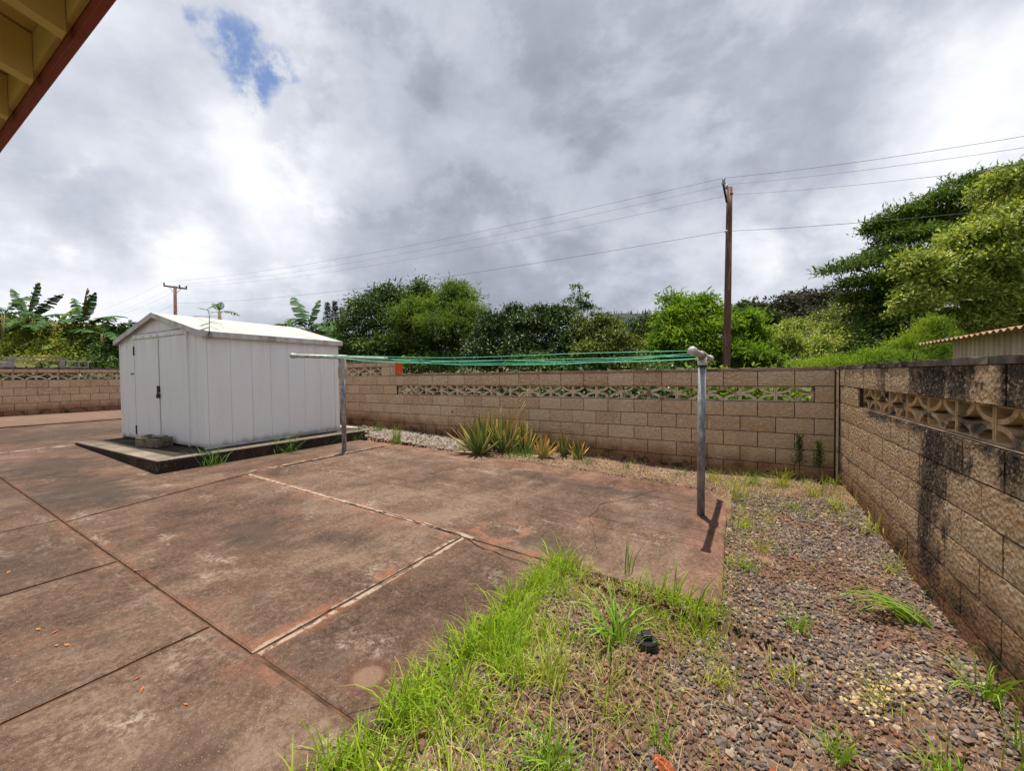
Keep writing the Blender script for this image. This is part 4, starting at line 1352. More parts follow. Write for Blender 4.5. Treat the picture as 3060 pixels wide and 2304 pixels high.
def crown_arrays(lobes, n, leaf, width, seed, clump=0.22, per=16, droop=0.25, upb=0.6, core=0.36, spread=1.0, radial=0.7, flat=0.6):
    """lobes: (centre, (rx, ry, rz)); leaves in twig clumps spread through the shell of each lobe"""
    r = np.random.RandomState(seed)
    C = np.array([tuple(c) for c, _ in lobes])
    R = np.array([q for _, q in lobes])
    area = (R[:, 0] * R[:, 2]) ** 0.9
    nc = max(1, n // per)
    which = r.choice(len(lobes), nc, p=area / area.sum())
    d = unit(r.normal(size=(nc, 3)))
    d[:, 2] = np.where(d[:, 2] < -0.35, -d[:, 2] * 0.6, d[:, 2])
    d = unit(d)
    # lumpy radius
    lump = 1 + 0.13 * np.sin(d[:, 0] * 7 + which * 1.3) * np.sin(d[:, 1] * 6 + which * 2.1) * 1.6 + 0.09 * r.normal(size=nc)
    rad = np.where(r.rand(nc) < core, r.uniform(0.35, 0.8, nc), r.uniform(0.82, 1.04, nc) * lump)
    cc = C[which] + d * R[which] * rad[:, None]
    keep = np.ones(nc, bool)
    for k in range(len(lobes)):
        q = np.linalg.norm((cc - C[k]) / R[k], axis=1)
        keep &= ~((q < 0.62) & (which != k))
    cc, d = cc[keep], d[keep]
    nc = len(cc)
    csize = clump * r.uniform(0.5, 1.5, nc)
    P = np.repeat(cc, per, 0) + r.normal(size=(nc * per, 3)) * np.repeat(csize, per)[:, None] * np.array([1, 1, flat]) * 0.6 * spread
    Dn = np.repeat(d, per, 0)
    Dr = unit(Dn * radial + r.normal(size=P.shape) * 0.75 + np.array([0, 0, -droop]))
    Nm = unit(Dn * 0.45 + np.array([0, 0, upb]) + r.normal(size=P.shape) * 0.45)
    L = leaf * r.uniform(0.5, 1.55, len(P))
    Wd = width * r.uniform(0.7, 1.3, len(P))
    return leaf_quads(P, Dr, Nm, L, Wd, 0.12)


M_BARK = simple('grey_bark', (0.13, 0.10, 0.075), (0.07, 0.055, 0.042), 7, 0.9, 0.7, 0.1, stretch=(3, 3, 0.6))


def mk_lobes(px, d):
    """(x, y, rx, ry, depth offset) in picture units of a 2212 wide view -> ellipsoids of the place"""
    out = []
    for (x, y, rx, ry, dd) in px:
        c = at(x, y, d + dd)
        a = pxm(rx, d + dd)
        b = pxm(ry, d + dd)
        out.append((c, (a, a, b)))
    return out


def sub_lobes(lobes, seed, k=6):
    r = random.Random(seed * 3 + 1)
    out = []
    for c, q in lobes:
        out.append((c, tuple(0.80 * v for v in q)))
        for _ in range(k):
            a = r.uniform(0, 2 * PI)
            z = r.uniform(-0.35, 0.95)
            h = math.sqrt(1 - z * z)
            s = r.uniform(0.32, 0.52)
            out.append((c + Vector((q[0] * h * math.cos(a), q[1] * h * math.sin(a), q[2] * z)) * r.uniform(0.62, 0.82), tuple(s * v for v in q)))
    return out


def tree(name, label, px, d, mat, n, leaf, width, seed, group=None, cat='tree', base=None, trunk_r=0.12, bark=None, shrink=1.0, tall=1.0, lumpy=True, **kw):
    lobes = [(c, (shrink * q[0], shrink * q[1], shrink * tall * q[2])) for c, q in mk_lobes(px, d)]
    cx = sum((c for c, _ in lobes), Vector()) / len(lobes)
    bz = H(cx.x, cx.y)
    if base is None:
        base = Vector((cx.x, cx.y, bz))
    t = thing(name, label, cat, base, 0, group)
    V, F = crown_arrays(sub_lobes(lobes, seed) if lumpy else lobes, n, leaf, width, seed, **kw)
    np_obj('crown', V - np.array(tuple(base)), F, mat, t)
    if trunk_r:
        r = random.Random(seed)
        mb = MB()
        top = cx - base
        mid = top * 0.55 + Vector((r.uniform(-.2, .2), r.uniform(-.2, .2), 0))
        mb.tube([Vector((0, 0, -0.1)), top * 0.28, mid, top], [trunk_r * 1.25, trunk_r, trunk_r * 0.8, trunk_r * 0.4], 8)
        for c, q in lobes:
            e = c - base
            st = top * r.uniform(0.4, 0.75)
            m2 = st.lerp(e, 0.5) + Vector((r.uniform(-.1, .1), r.uniform(-.1, .1), -0.1 * q[2]))
            mb.tube([st, m2, e], [trunk_r * 0.45, trunk_r * 0.3, trunk_r * 0.12], 6)
        mb.build('trunk', bark or M_BARK, t, smooth=True)
    return t


L_DARK = leafy('dark_green_leaf', [(0.030, 0.058, 0.016), (0.05, 0.095, 0.02), (0.085, 0.15, 0.028), (0.15, 0.22, 0.045)], 0.42, 0.2, 0.4, 0.45)
L_FEATH = leafy('feathery_leaf', [(0.04, 0.08, 0.018), (0.08, 0.145, 0.024), (0.14, 0.225, 0.034), (0.23, 0.31, 0.05)], 0.5, 0.35, 0.3, 0.5)
L_GLOSS = leafy('glossy_dark_leaf', [(0.022, 0.045, 0.016), (0.038, 0.075, 0.02), (0.065, 0.12, 0.028), (0.11, 0.17, 0.045)], 0.32, 0.12, 0.55, 0.3)
L_OLIVE = leafy('olive_glossy_leaf', [(0.05, 0.075, 0.018), (0.095, 0.13, 0.022), (0.16, 0.19, 0.03), (0.25, 0.26, 0.05)], 0.36, 0.2, 0.5, 0.3)
L_LIME = leafy('lime_leaf', [(0.045, 0.10, 0.015), (0.10, 0.20, 0.02), (0.20, 0.33, 0.025), (0.34, 0.46, 0.04)], 0.5, 0.4, 0.3, 0.5)
L_YELL = leafy('yellow_green_leaf', [(0.07, 0.13, 0.022), (0.20, 0.27, 0.045), (0.40, 0.45, 0.10), (0.62, 0.62, 0.22)], 0.42, 0.25, 0.45, 0.4)
L_ALB = leafy('tier_tree_leaf', [(0.032, 0.065, 0.015), (0.06, 0.11, 0.02), (0.10, 0.17, 0.028), (0.15, 0.23, 0.04)], 0.5, 0.25, 0.3, 0.4)
L_GREY = leafy('grey_brown_leaf', [(0.06, 0.058, 0.042), (0.085, 0.08, 0.058), (0.115, 0.105, 0.08)], 0.7, 0.1, 0.15, 0.4)
L_FAR = leafy('far_forest_leaf', [(0.032, 0.05, 0.020), (0.05, 0.075, 0.026), (0.08, 0.11, 0.035)], 0.7, 0.1, 0.15, 0.4)
L_VINE = leafy('vine_leaf', [(0.08, 0.13, 0.02), (0.17, 0.24, 0.03), (0.27, 0.31, 0.05), (0.34, 0.32, 0.10), (0.13, 0.20, 0.025)], 0.5, 0.3, 0.3, 0.5)

# --- middle row behind the back wall
tree('leafy_tree', 'large dark round-crowned tree right of the shed, behind the wall',
     [(800, 690, 55, 45, 0), (850, 655, 50, 42, 0.5), (775, 745, 52, 48, -0.4), (860, 715, 70, 55, -0.6), (905, 770, 70, 50, -1), (825, 775, 62, 45, -0.8), (905, 640, 34, 28, 0.4), (735, 775, 45, 35, 0.2), (950, 790, 60, 40, -0.6)],
     17, L_DARK, 34000, 0.17, 0.062, 11, trunk_r=0.2, clump=0.28)
tree('feathery_tree', 'tall light green feathery tree leaning over the dark round tree',
     [(985, 646, 42, 30, 0), (1003, 690, 46, 40, -0.3), (940, 678, 48, 38, -0.2), (1035, 722, 28, 32, -0.4), (955, 722, 60, 40, -1.0), (1005, 745, 46, 38, -0.8), (900, 690, 40, 40, -0.6), (975, 620, 20, 13, 0)],
     16, L_FEATH, 27000, 0.19, 0.034, 12, trunk_r=0.15, clump=0.33, droop=0.55, flat=0.45)
tree('citrus_tree', 'dark glossy citrus tree just right of the feathery tree',
     [(1060, 715, 42, 45, 0), (1095, 700, 34, 34, 0), (1045, 765, 48, 40, -0.4), (1105, 770, 44, 40, -0.3), (1112, 672, 16, 14, 0)],
     14, L_GLOSS, 19000, 0.115, 0.048, 13, trunk_r=0.1, clump=0.17)
tree('citrus_tree', 'largest dark glossy citrus tree in the middle of the back row',
     [(1150, 722, 52, 45, 0), (1205, 702, 44, 36, 0.2), (1165, 775, 60, 42, -0.5), (1222, 760, 48, 44, -0.3), (1165, 676, 20, 14, 0), (1222, 674, 18, 14, 0.2), (1135, 760, 40, 40, -0.3)],
     13, L_GLOSS, 24000, 0.115, 0.05, 14, trunk_r=0.1, clump=0.17)
tree('citrus_tree', 'olive green rounded citrus tree right of the dark citrus trees',
     [(1310, 735, 52, 42, 0), (1285, 765, 50, 40, -0.4), (1350, 765, 42, 36, -0.3), (1300, 702, 26, 20, 0), (1260, 725, 28, 34, 0.1), (1335, 790, 60, 26, -0.5)],
     12, L_OLIVE, 21000, 0.095, 0.042, 15, trunk_r=0.09, clump=0.15)
tree('lime_tree', 'bright lime green feathery tree standing behind the near utility pole',
     [(1465, 690, 48, 40, 0), (1530, 690, 44, 36, 0), (1588, 705, 44, 34, 0.2), (1622, 735, 30, 34, 0.2), (1500, 745, 66, 48, -0.5), (1432, 755, 30, 40, -0.2), (1580, 765, 60, 42, -0.5), (1455, 650, 22, 16, 0), (1508, 652, 24, 14, 0), (1610, 775, 40, 35, 0)],
     20.5, L_LIME, 30000, 0.27, 0.075, 16, trunk_r=0.16, clump=0.42, droop=0.45, flat=0.45)
# --- hill forest behind
tree('forest_tree', 'dark rounded forest tree on the slope left of the lime tree',
     [(1350, 722, 42, 28, 0), (1395, 708, 40, 20, 2), (1425, 722, 40, 32, 0), (1310, 745, 36, 36, 0), (1380, 752, 60, 40, -2)],
     45, L_FAR, 11000, 0.36, 0.22, 17, trunk_r=0.3, clump=0.7, group='forest trees on the slope')
tree('forest_tree', 'grey brown bare-looking forest tree on the slope right of the utility pole',
     [(1700, 668, 40, 24, 0), (1660, 690, 42, 28, 0), (1735, 652, 36, 18, 2), (1700, 712, 46, 30, -2), (1640, 675, 26, 18, 1)],
     50, L_GREY, 11000, 0.40, 0.24, 18, trunk_r=0.3, clump=0.75, group='forest trees on the slope')
tree('forest_tree', 'olive grey forest tree at the top of the slope left of the tiered tree',
     [(1775, 655, 36, 22, 3), (1810, 668, 34, 26, 2), (1760, 690, 40, 30, 0), (1820, 645, 20, 14, 3)],
     48, L_GREY, 9000, 0.38, 0.22, 19, trunk_r=0.3, clump=0.7, group='forest trees on the slope')
tree('forest_tree', 'small dark forest tree just right of the utility pole head of the lime tree',
     [(1622, 668, 26, 12, 0), (1605, 680, 30, 20, 0), (1650, 700, 30, 30, 0)],
     46, L_FAR, 5000, 0.36, 0.2, 20, trunk_r=0.25, clump=0.6, group='forest trees on the slope')
tree('round_tree', 'yellow green round tree behind the wall right of the utility pole',
     [(1690, 738, 44, 40, 0), (1715, 712, 30, 22, 0.4), (1725, 768, 46, 34, -0.5), (1665, 770, 30, 34, 0)],
     22, L_YELL, 13000, 0.15, 0.07, 21, trunk_r=0.14, clump=0.28)
tree('round_tree', 'second yellow green round tree below the dark tiered tree',
     [(1795, 738, 44, 30, 0), (1835, 755, 44, 34, -0.3), (1770, 765, 44, 32, -0.4), (1800, 710, 24, 14, 0.3)],
     21, L_YELL, 12000, 0.15, 0.07, 22, trunk_r=0.14, clump=0.28)
tree('round_tree', 'domed olive green tree rising between the round tree and tiered tree',
     [(1800, 690, 44, 24, 0), (1850, 668, 48, 26, 0), (1775, 712, 34, 20, 0), (1860, 700, 50, 30, -0.5)],
     28, L_OLIVE, 13000, 0.20, 0.10, 23, trunk_r=0.2, clump=0.4)
tree('dark_tree', 'dark shaded tree below the tall tiered tree',
     [(1895, 735, 52, 50, 0), (1935, 755, 46, 46, -0.5), (1900, 690, 44, 36, 0.5), (1860, 760, 36, 36, 0), (1965, 720, 40, 50, 0)],
     20, L_DARK, 13000, 0.2, 0.08, 24, trunk_r=0.18, clump=0.32)
# --- the tall trees on the right
tree('tiered_tree', 'tall dark flat-tiered tree spreading at the right, behind the pale tree',
     [(1845, 577, 52, 9, 0), (1925, 560, 70, 16, 0), (1885, 610, 66, 13, -0.5), (1985, 522, 82, 22, 0), (1950, 470, 50, 18, 0.6), (1905, 500, 30, 26, 0.8), (2050, 440, 76, 26, 0.4), (2110, 398, 60, 16, 0.6), (2190, 382, 60, 16, 0.4),
      (1865, 648, 46, 12, 0), (1935, 640, 60, 24, -0.6), (2000, 590, 70, 40, 0.6), (2080, 480, 80, 40, 0.8), (1930, 690, 50, 26, 0), (2010, 650, 60, 40, 0.8)],
     21, L_ALB, 56000, 0.26, 0.075, 25, trunk_r=0.32, clump=0.42, droop=0.1, upb=1.0, flat=0.3, base=at(2040, 860, 21.5))
tree('pale_tree', 'tall pale yellow green tree at the right edge of the view',
     [(2100, 520, 68, 34, 0), (2165, 480, 60, 36, 0), (2190, 405, 60, 30, 0.3), (2015, 605, 56, 40, 0), (1985, 575, 42, 24, 0), (2095, 575, 60, 46, -0.2), (2190, 560, 70, 50, 0),
      (2060, 640, 56, 40, -0.2), (2150, 640, 60, 44, 0), (1982, 655, 40, 34, 0), (2210, 470, 50, 50, -0.2), (2200, 650, 50, 40, -0.6), (2105, 690, 60, 34, 0), (2240, 600, 60, 60, 0), (2060, 715, 50, 26, 0.6), (2170, 705, 60, 30, 0.6), (2230, 690, 50, 40, 0.4)],
     14.5, L_YELL, 78000, 0.145, 0.075, 26, shrink=0.96, tall=1.2, trunk_r=0.22, clump=0.22, flat=0.9, base=at(2140, 900, 14.8))
# --- bushes close behind the right end of the wall
L_BUSH = leafy('fine_bright_leaf', [(0.06, 0.12, 0.018), (0.13, 0.22, 0.028), (0.23, 0.33, 0.04), (0.34, 0.42, 0.07)], 0.5, 0.4, 0.3, 0.4)
tree('feathery_bush', 'tall bright feathery bush left of the corrugated roof',
     [(2012, 706, 26, 16, 0), (2008, 735, 32, 24, 0), (1965, 752, 28, 20, 0), (1995, 772, 44, 20, 0), (2030, 762, 26, 26, 0.3)],
     8.5, L_BUSH, 13000, 0.085, 0.013, 27, cat='bush', trunk_r=0.03, clump=0.15, droop=-0.4, radial=1.0)
tree('feathery_bush', 'low bright feathery bush above the wall corner',
     [(1905, 775, 40, 20, 0), (1870, 785, 30, 14, 0), (1935, 785, 34, 18, 0)],
     8.0, L_BUSH, 7000, 0.08, 0.013, 28, cat='bush', trunk_r=0.02, clump=0.13, droop=-0.4, radial=1.0)
tree('feathery_bush', 'low bright fern-like bush left of the wall corner',
     [(1830, 787, 34, 14, 0), (1785, 790, 34, 14, 0), (1735, 792, 26, 10, 0)],
     8.5, L_BUSH, 6000, 0.08, 0.014, 29, cat='bush', trunk_r=0.02, clump=0.13, droop=-0.4, radial=1.0)
tree('low_shrub', 'low dark shrub filling under the lime tree behind the wall',
     [(1480, 790, 60, 24, 0), (1560, 790, 60, 26, 0), (1640, 788, 40, 20, 0), (1400, 790, 40, 20, 0)],
     19.8, L_DARK, 11000, 0.18, 0.075, 30, cat='bush', trunk_r=0.03, clump=0.2)
tree('low_shrub', 'low dark shrub filling under the round trees behind the wall',
     [(1000, 790, 60, 28, 0), (920, 795, 60, 28, 0), (1080, 790, 60, 26, 0), (840, 790, 60, 30, 1), (760, 790, 50, 32, 2), (1160, 796, 60, 20, -2.5), (1245, 798, 60, 20, -2.5), (1325, 800, 60, 20, -2.5), (1390, 800, 50, 18, -2.5)],
     14.5, L_DARK, 15000, 0.14, 0.055, 31, cat='bush', trunk_r=0.03, clump=0.22)
# rank growth hard against the back of the wall; leaves picked dark to put shade in the openings
for k, (x0, x1, lab) in enumerate(((-7.4, -5.6, 'dark rank growth seen through the left end of the star lattice'), (-5.4, -3.7, 'dark rank growth seen through the middle of the star lattice'), (-3.5, -1.9, 'dark rank growth seen through the lattice left of the near post'), (-1.75, -0.35, 'bright leafy growth seen through the right end of the star lattice'))):
    lobes = [(Vector((x0 + (x1 - x0) * q, 0.82 + 0.1 * math.sin(q * 9), 0.66)), (0.55, 0.45, 0.78)) for q in (0.05, 0.35, 0.65, 0.95)]
    t = thing('backing_shrub', lab, 'bush', ((x0 + x1) / 2, 1.1, -0.1), 0, 'rank growth behind the back wall')
    V, F = crown_arrays(lobes, 5200, 0.10, 0.045, 90 + k, clump=0.14)
    np_obj('crown', V - np.array([(x0 + x1) / 2, 1.1, -0.1]), F, L_GLOSS if k < 3 else L_BUSH, t)
    mb = MB()
    for c, q in lobes:
        e = c - Vector(((x0 + x1) / 2, 1.1, -0.1))
        mb.tube([(e.x, e.y, 0), e], [0.02, 0.008], 6)
    mb.build('stems', M_BARK, t)
for k, (y0, lab) in enumerate(((-1.0, 'dark growth added to blacken the corner end of the mouldy lattice'), (-2.1, 'dark growth added to blacken the middle of the mouldy lattice'), (-3.2, 'dark growth added to blacken the near part of the mouldy lattice'), (-4.3, 'dark growth added to blacken the nearest end of the mouldy lattice'))):  # added shrubs, there only to make the lattice openings black
    lobes = [(Vector((0.78, y0 - q, 0.66)), (0.36, 0.42, 0.74)) for q in (0.1, 0.5, 0.9)]
    t = thing('backing_shrub', lab, 'bush', (0.78, y0 - 0.5, -0.1), 0, 'dark growth added behind the mouldy wall')
    V, F = crown_arrays(lobes, 4200, 0.09, 0.045, 95 + k, clump=0.12)
    np_obj('crown', V - np.array([0.78, y0 - 0.5, -0.1]), F, L_GLOSS, t)
    mb = MB()
    for c, q in lobes:
        e = c - Vector((0.78, y0 - 0.5, -0.1))
        mb.tube([(e.x, e.y, 0), e], [0.02, 0.008], 6)
    mb.build('stems', M_BARK, t)
tree('leafy_tree', 'dark bushy tree between the shed roof and the large round tree',
     [(655, 745, 36, 30, 0), (690, 735, 30, 30, 0.4), (715, 760, 34, 30, 0), (640, 775, 40, 26, 0), (690, 785, 50, 24, -0.4)],
     19.5, L_DARK, 12000, 0.17, 0.065, 37, trunk_r=0.1, clump=0.26)
for k, (y0, lab) in enumerate(((-3.9, 'dark growth added to darken the left part of the banana bank lattice'), (-2.2, 'dark growth added to darken the banana bank lattice beside the shed'))):  # added shrubs that hide the bright ground and darken the lattice openings
    lobes = [(Vector((-18.3, y0 - q, 1.15)), (0.36, 0.6, 0.62)) for q in (-0.7, 0.0, 0.7)]
    t = thing('backing_shrub', lab, 'bush', (-18.3, y0, 0.1), 0, 'dark growth added behind the banana bank wall')
    V, F = crown_arrays(lobes, 3600, 0.12, 0.06, 105 + k, clump=0.14)
    np_obj('crown', V - np.array([-18.3, y0, 0.1]), F, L_GLOSS, t)
    mb = MB()
    for c, q in lobes:
        e = c - Vector((-18.3, y0, 0.1))
        mb.tube([(e.x, e.y, 0), e], [0.02, 0.008], 6)
    mb.build('stems', M_BARK, t)
# thin tiered sapling on the skyline
tree('thin_tree', 'thin tiered sapling standing on the skyline above the citrus trees',
     [(1246, 622, 11, 4, 0), (1254, 638, 17, 5, 0), (1238, 650, 17, 5, 0), (1258, 660, 18, 5, 0), (1278, 668, 16, 6, 0), (1240, 672, 22, 6, 0), (1288, 680, 14, 6, 0)],
     38, L_ALB, 900, 0.38, 0.13, 32, trunk_r=0.07, clump=0.3, flat=0.3, upb=1.0)

# --- left bank: thicket of vines and bushes under the bananas
tree('vine_thicket', 'vine covered thicket at the far left above the block wall',
     [(15, 750, 50, 34, 0), (70, 758, 50, 30, 0), (40, 778, 60, 26, -0.6), (0, 728, 40, 30, 0.8), (100, 725, 44, 28, 0.4), (20, 715, 50, 26, 0.6), (65, 722, 46, 26, 0.6), (40, 790, 70, 16, -1.5), (95, 788, 40, 16, -1.4)],
     20.5, L_VINE, 16000, 0.14, 0.085, 33, cat='bush', trunk_r=0.06, clump=0.25)
tree('vine_thicket', 'vine covered thicket in the middle of the bank',
     [(130, 760, 46, 30, 0), (165, 748, 40, 28, 0.3), (120, 780, 50, 20, -0.6), (185, 770, 46, 24, -0.4), (140, 722, 40, 24, 0.6), (180, 726, 36, 22, 0.6), (140, 790, 50, 16, -1.0), (185, 790, 40, 14, -1.0)],
     20.0, L_VINE, 15000, 0.14, 0.085, 34, cat='bush', trunk_r=0.06, clump=0.25)
tree('vine_thicket', 'greener leafy thicket on the bank beside the shed',
     [(235, 758, 40, 30, 0), (255, 742, 40, 30, 0.3), (225, 782, 46, 20, -0.4), (265, 772, 40, 26, 0), (290, 750, 40, 36, 0.5), (225, 792, 46, 14, -1.0), (265, 792, 36, 14, -1.0)],
     20.0, L_DARK, 14000, 0.15, 0.09, 35, cat='bush', trunk_r=0.06, clump=0.25)
tree('dark_tree', 'dark tree at the far left edge behind the banana plants',
     [(-15, 715, 50, 32, 0), (30, 722, 50, 26, 0), (90, 728, 50, 22, 0.5), (200, 730, 40, 18, 0.5), (150, 730, 40, 18, 0.5), (245, 728, 34, 18, 1)],
     25, L_DARK, 14000, 0.24, 0.1, 36, trunk_r=0.15, clump=0.4)

# --- Norfolk pines
def pine(label, u, v, vb, d, seed):
    p = at(u, vb, d)
    h = at(u, v, d).z - p.z
    t = thing('pine_tree', label, 'pine tree', p, 0, 'pines on the skyline')
    r = np.random.RandomState(seed)
    P, Dr = [], []
    for k in range(26):
        z = h * (0.18 + 0.80 * k / 26)
        rad = h * 0.17 * (1 - k / 26) + 0.05
        for a in range(7):
            th = a * 2 * PI / 7 + k * 0.5
            for s in range(3):
                P.append((math.cos(th) * rad * s / 3, math.sin(th) * rad * s / 3, z))
                Dr.append((math.cos(th) + r.normal() * 0.2, math.sin(th) + r.normal() * 0.2, 0.25))
    P, Dr = np.array(P), unit(np.array(Dr))
    n = len(P)
    V, F = leaf_quads(P, Dr, unit(np.array([[0, 0, 1.0]]) + r.normal(size=(n, 3)) * 0.5), np.full(n, h * 0.07), np.full(n, h * 0.035))
    np_obj('crown', V, F, M_FARPINE, t)
    MB().tube([(0, 0, -1), (0, 0, h)], [h * 0.02, h * 0.004], 6).build('trunk', M_BARK, t)


pine('left of three dark spire pines right of the shed roof', 709, 651, 740, 60, 1)
pine('middle of three dark spire pines right of the shed roof', 725, 648, 740, 60, 2)
pine('right of three dark spire pines right of the shed roof', 741, 662, 740, 60, 3)
pine('taller of the hazy pines left of the shed roof', 283, 690, 740, 120, 4)
pine('shorter of the hazy pines left of the shed roof', 270, 698, 740, 120, 5)

# --- banana plants, every leaf a part
M_BANANA = simple('banana_leaf', (0.024, 0.072, 0.015), (0.05, 0.115, 0.02), 3, 0.6, 0.2, 0.12, c3=(0.07, 0.11, 0.025))
M_BANANAY = simple('bright_banana_leaf', (0.13, 0.22, 0.035), (0.20, 0.26, 0.05), 3, 0.6, 0.2, 0.12)
M_BANANAD = simple('dead_banana_leaf', (0.26, 0.11, 0.05), (0.16, 0.07, 0.035), 5, 0.9, 0.3, 0.1)
M_BSTEM = simple('banana_stem', (0.14, 0.15, 0.05), (0.20, 0.13, 0.07), 5, 0.7, 0.3, 0.2, stretch=(2, 2, 0.5))


def banana_leaf(parent, org, az, el, L, wd, bend, seed, mat, tatter=0.5):
    r = random.Random(seed)
    hd = Vector((math.cos(az), math.sin(az), 0))
    sd = Vector((-math.sin(az), math.cos(az), 0))
    n = 22
    pts, dirs = [], []
    p = Vector(org)
    a = el
    for i in range(n + 1):
        pts.append(p.copy())
        d = hd * math.cos(a) + Vector((0, 0, math.sin(a)))
        dirs.append(d)
        p = p + d * (L / n)
        a -= bend / n * (0.5 + 1.2 * i / n)
    mb = MB()
    mb.tube([q for q in pts[::3]], [0.022 * (1 - 0.8 * k / 8) for k in range(len(pts[::3]))], 5)
    for i in range(4, n):
        s0, s1 = (i - 4) / (n - 4), (i + 1 - 4) / (n - 4)
        w0 = wd * math.sin(PI * min(1, 0.10 + s0 * 0.88)) ** 0.6
        w1 = wd * math.sin(PI * min(1, 0.10 + s1 * 0.88)) ** 0.6
        nrm = sd.cross(dirs[i]).normalized() * -1
        for sgn in (-1, 1):
            dr = r.uniform(0.05, 0.35) + tatter * r.random() ** 2
            cut = r.uniform(0.0, 0.35) * tatter
            e0 = pts[i] + (sd * sgn * math.cos(dr) - nrm * abs(math.sin(dr))) * w0 / 2 + dirs[i] * 0.10 * wd
            e1 = pts[i + 1] + (sd * sgn * math.cos(dr) - nrm * abs(math.sin(dr))) * w1 / 2 * r.uniform(1 - 0.3 * tatter, 1) + dirs[i] * (0.10 * wd - cut * L / n)
            q = [pts[i], pts[i + 1], e1, e0]
            mb.add(q, [(0, 1, 2, 3) if sgn > 0 else (3, 2, 1, 0)])
    return mb.build('leaf', mat, parent)


def banana(label, u, v, d, leaves, zb=None, stem_r=0.11, ll=2.2, seed=1, dead=0, bright=0.0, wd=0.5):
    """u, v: picture place of the crown top"""
    r = random.Random(seed)
    c = at(u, v, d)
    zb = H(c.x, c.y) if zb is None else zb
    t = thing('banana_plant', label, 'banana plant', (c.x, c.y, zb), 0, 'banana plants')
    h = max(0.6, c.z - zb)
    MB().tube([(0, 0, -0.1), (0.03, 0, h * 0.5), (0, 0, h)], [stem_r * 1.2, stem_r, stem_r * 0.7], 10).build('stem', M_BSTEM, t, smooth=True)
    for k, (sa, el, L, bend) in enumerate(leaves):
        # sa: angle in the picture plane's ground direction (0 = to the right, 90 = away)
        az = math.atan2(RT.y, RT.x) + math.radians(sa)
        m = M_BANANAD if k < dead else (M_BANANAY if r.random() < bright else M_BANANA)
        banana_leaf(t, (0, 0, h - 0.05), az, math.radians(el), L * ll, wd * r.uniform(0.85, 1.15), math.radians(bend), seed * 31 + k, m, 0.7)
    return t


banana('tall banana plant with ragged fanned leaves at the far left', 60, 694, 20.4, [(5, 52, 1.0, 25), (170, 70, 0.9, 20), (20, 85, 0.95, 18), (-60, 12, 1.0, 60), (175, 30, 1.1, 55), (140, 45, 0.9, 50), (-20, 20, 0.9, 70), (60, 40, 0.9, 60), (200, 15, 1.0, 60)], ll=2.15, seed=2, wd=0.6)
banana('banana plant at the left edge with drooping leaves', 8, 680, 20.0, [(170, 20, 1.0, 60), (10, 25, 0.9, 80), (200, 40, 1.0, 60), (-50, 30, 0.9, 80), (100, 60, 0.9, 50)], ll=2.3, seed=3, wd=0.7)
banana('banana plant with an upright dead brown leaf in the middle of the bank', 178, 706, 20.4, [(60, 88, 0.95, 10), (0, 80, 0.9, 25), (150, 66, 0.95, 30), (-10, 30, 1.1, 50), (190, 25, 0.9, 70), (-70, 35, 0.8, 80), (30, 45, 0.9, 60)], ll=2.1, seed=4, dead=1, wd=0.65)
banana('banana plant with low spreading leaves behind the thicket', 112, 712, 20.0, [(160, 55, 0.9, 60), (10, 50, 0.9, 70), (-60, 30, 0.9, 80), (60, 70, 0.8, 40), (200, 30, 0.9, 80)], ll=2.0, seed=5, bright=0.4, wd=0.65)
banana('banana plant beside the shed with one long level leaf', 222, 722, 19.6, [(-5, 32, 1.2, 50), (-30, 15, 1.0, 70), (190, 30, 0.9, 80), (120, 60, 0.8, 60)], ll=2.1, seed=6, wd=0.65)
banana('bright young banana plant low in the thicket', 120, 760, 19.4, [(20, 55, 0.8, 80), (160, 30, 1.0, 90), (200, 60, 0.7, 70), (-60, 40, 0.8, 90), (90, 80, 0.7, 20)], ll=1.35, seed=7, bright=1.0, wd=0.4)
banana('banana plant right behind the shed, left of the dark tree', 664, 714, 19, [(140, 66, 1.1, 35), (10, 40, 0.9, 70), (60, 78, 0.8, 25), (190, 35, 0.9, 80), (-40, 30, 0.9, 80), (-90, 40, 0.9, 80)], ll=2.1, seed=8, wd=0.7)
banana('second banana plant behind the shed, lower and darker', 705, 745, 17, [(150, 45, 1.0, 70), (20, 50, 0.9, 70), (-60, 35, 1.0, 90), (200, 20, 0.9, 90), (90, 70, 0.8, 40)], ll=1.5, seed=9, bright=0.3)
banana('banana leaf tips peeping over the middle of the shed roof', 474, 672, 24, [(150, 60, 0.7, 40), (110, 75, 0.6, 30), (20, 15, 0.9, 60)], ll=1.2, seed=10)
# ------------------------------------------------------------------ gravel, grass, weeds
def ico():
    g_ = (1 + 5 ** 0.5) / 2
    v = np.array([(-1, g_, 0), (1, g_, 0), (-1, -g_, 0), (1, -g_, 0), (0, -1, g_), (0, 1, g_), (0, -1, -g_), (0, 1, -g_), (g_, 0, -1), (g_, 0, 1), (-g_, 0, -1), (-g_, 0, 1)], float)
    f = np.array([(0, 11, 5), (0, 5, 1), (0, 1, 7), (0, 7, 10), (0, 10, 11), (1, 5, 9), (5, 11, 4), (11, 10, 2), (10, 7, 6), (7, 1, 8), (3, 9, 4), (3, 4, 2), (3, 2, 6), (3, 6, 8), (3, 8, 9), (4, 9, 5), (2, 4, 11), (6, 2, 10), (8, 6, 7), (9, 8, 1)])
    return v / np.linalg.norm(v[0]), f


ICO_V, ICO_F = ico()


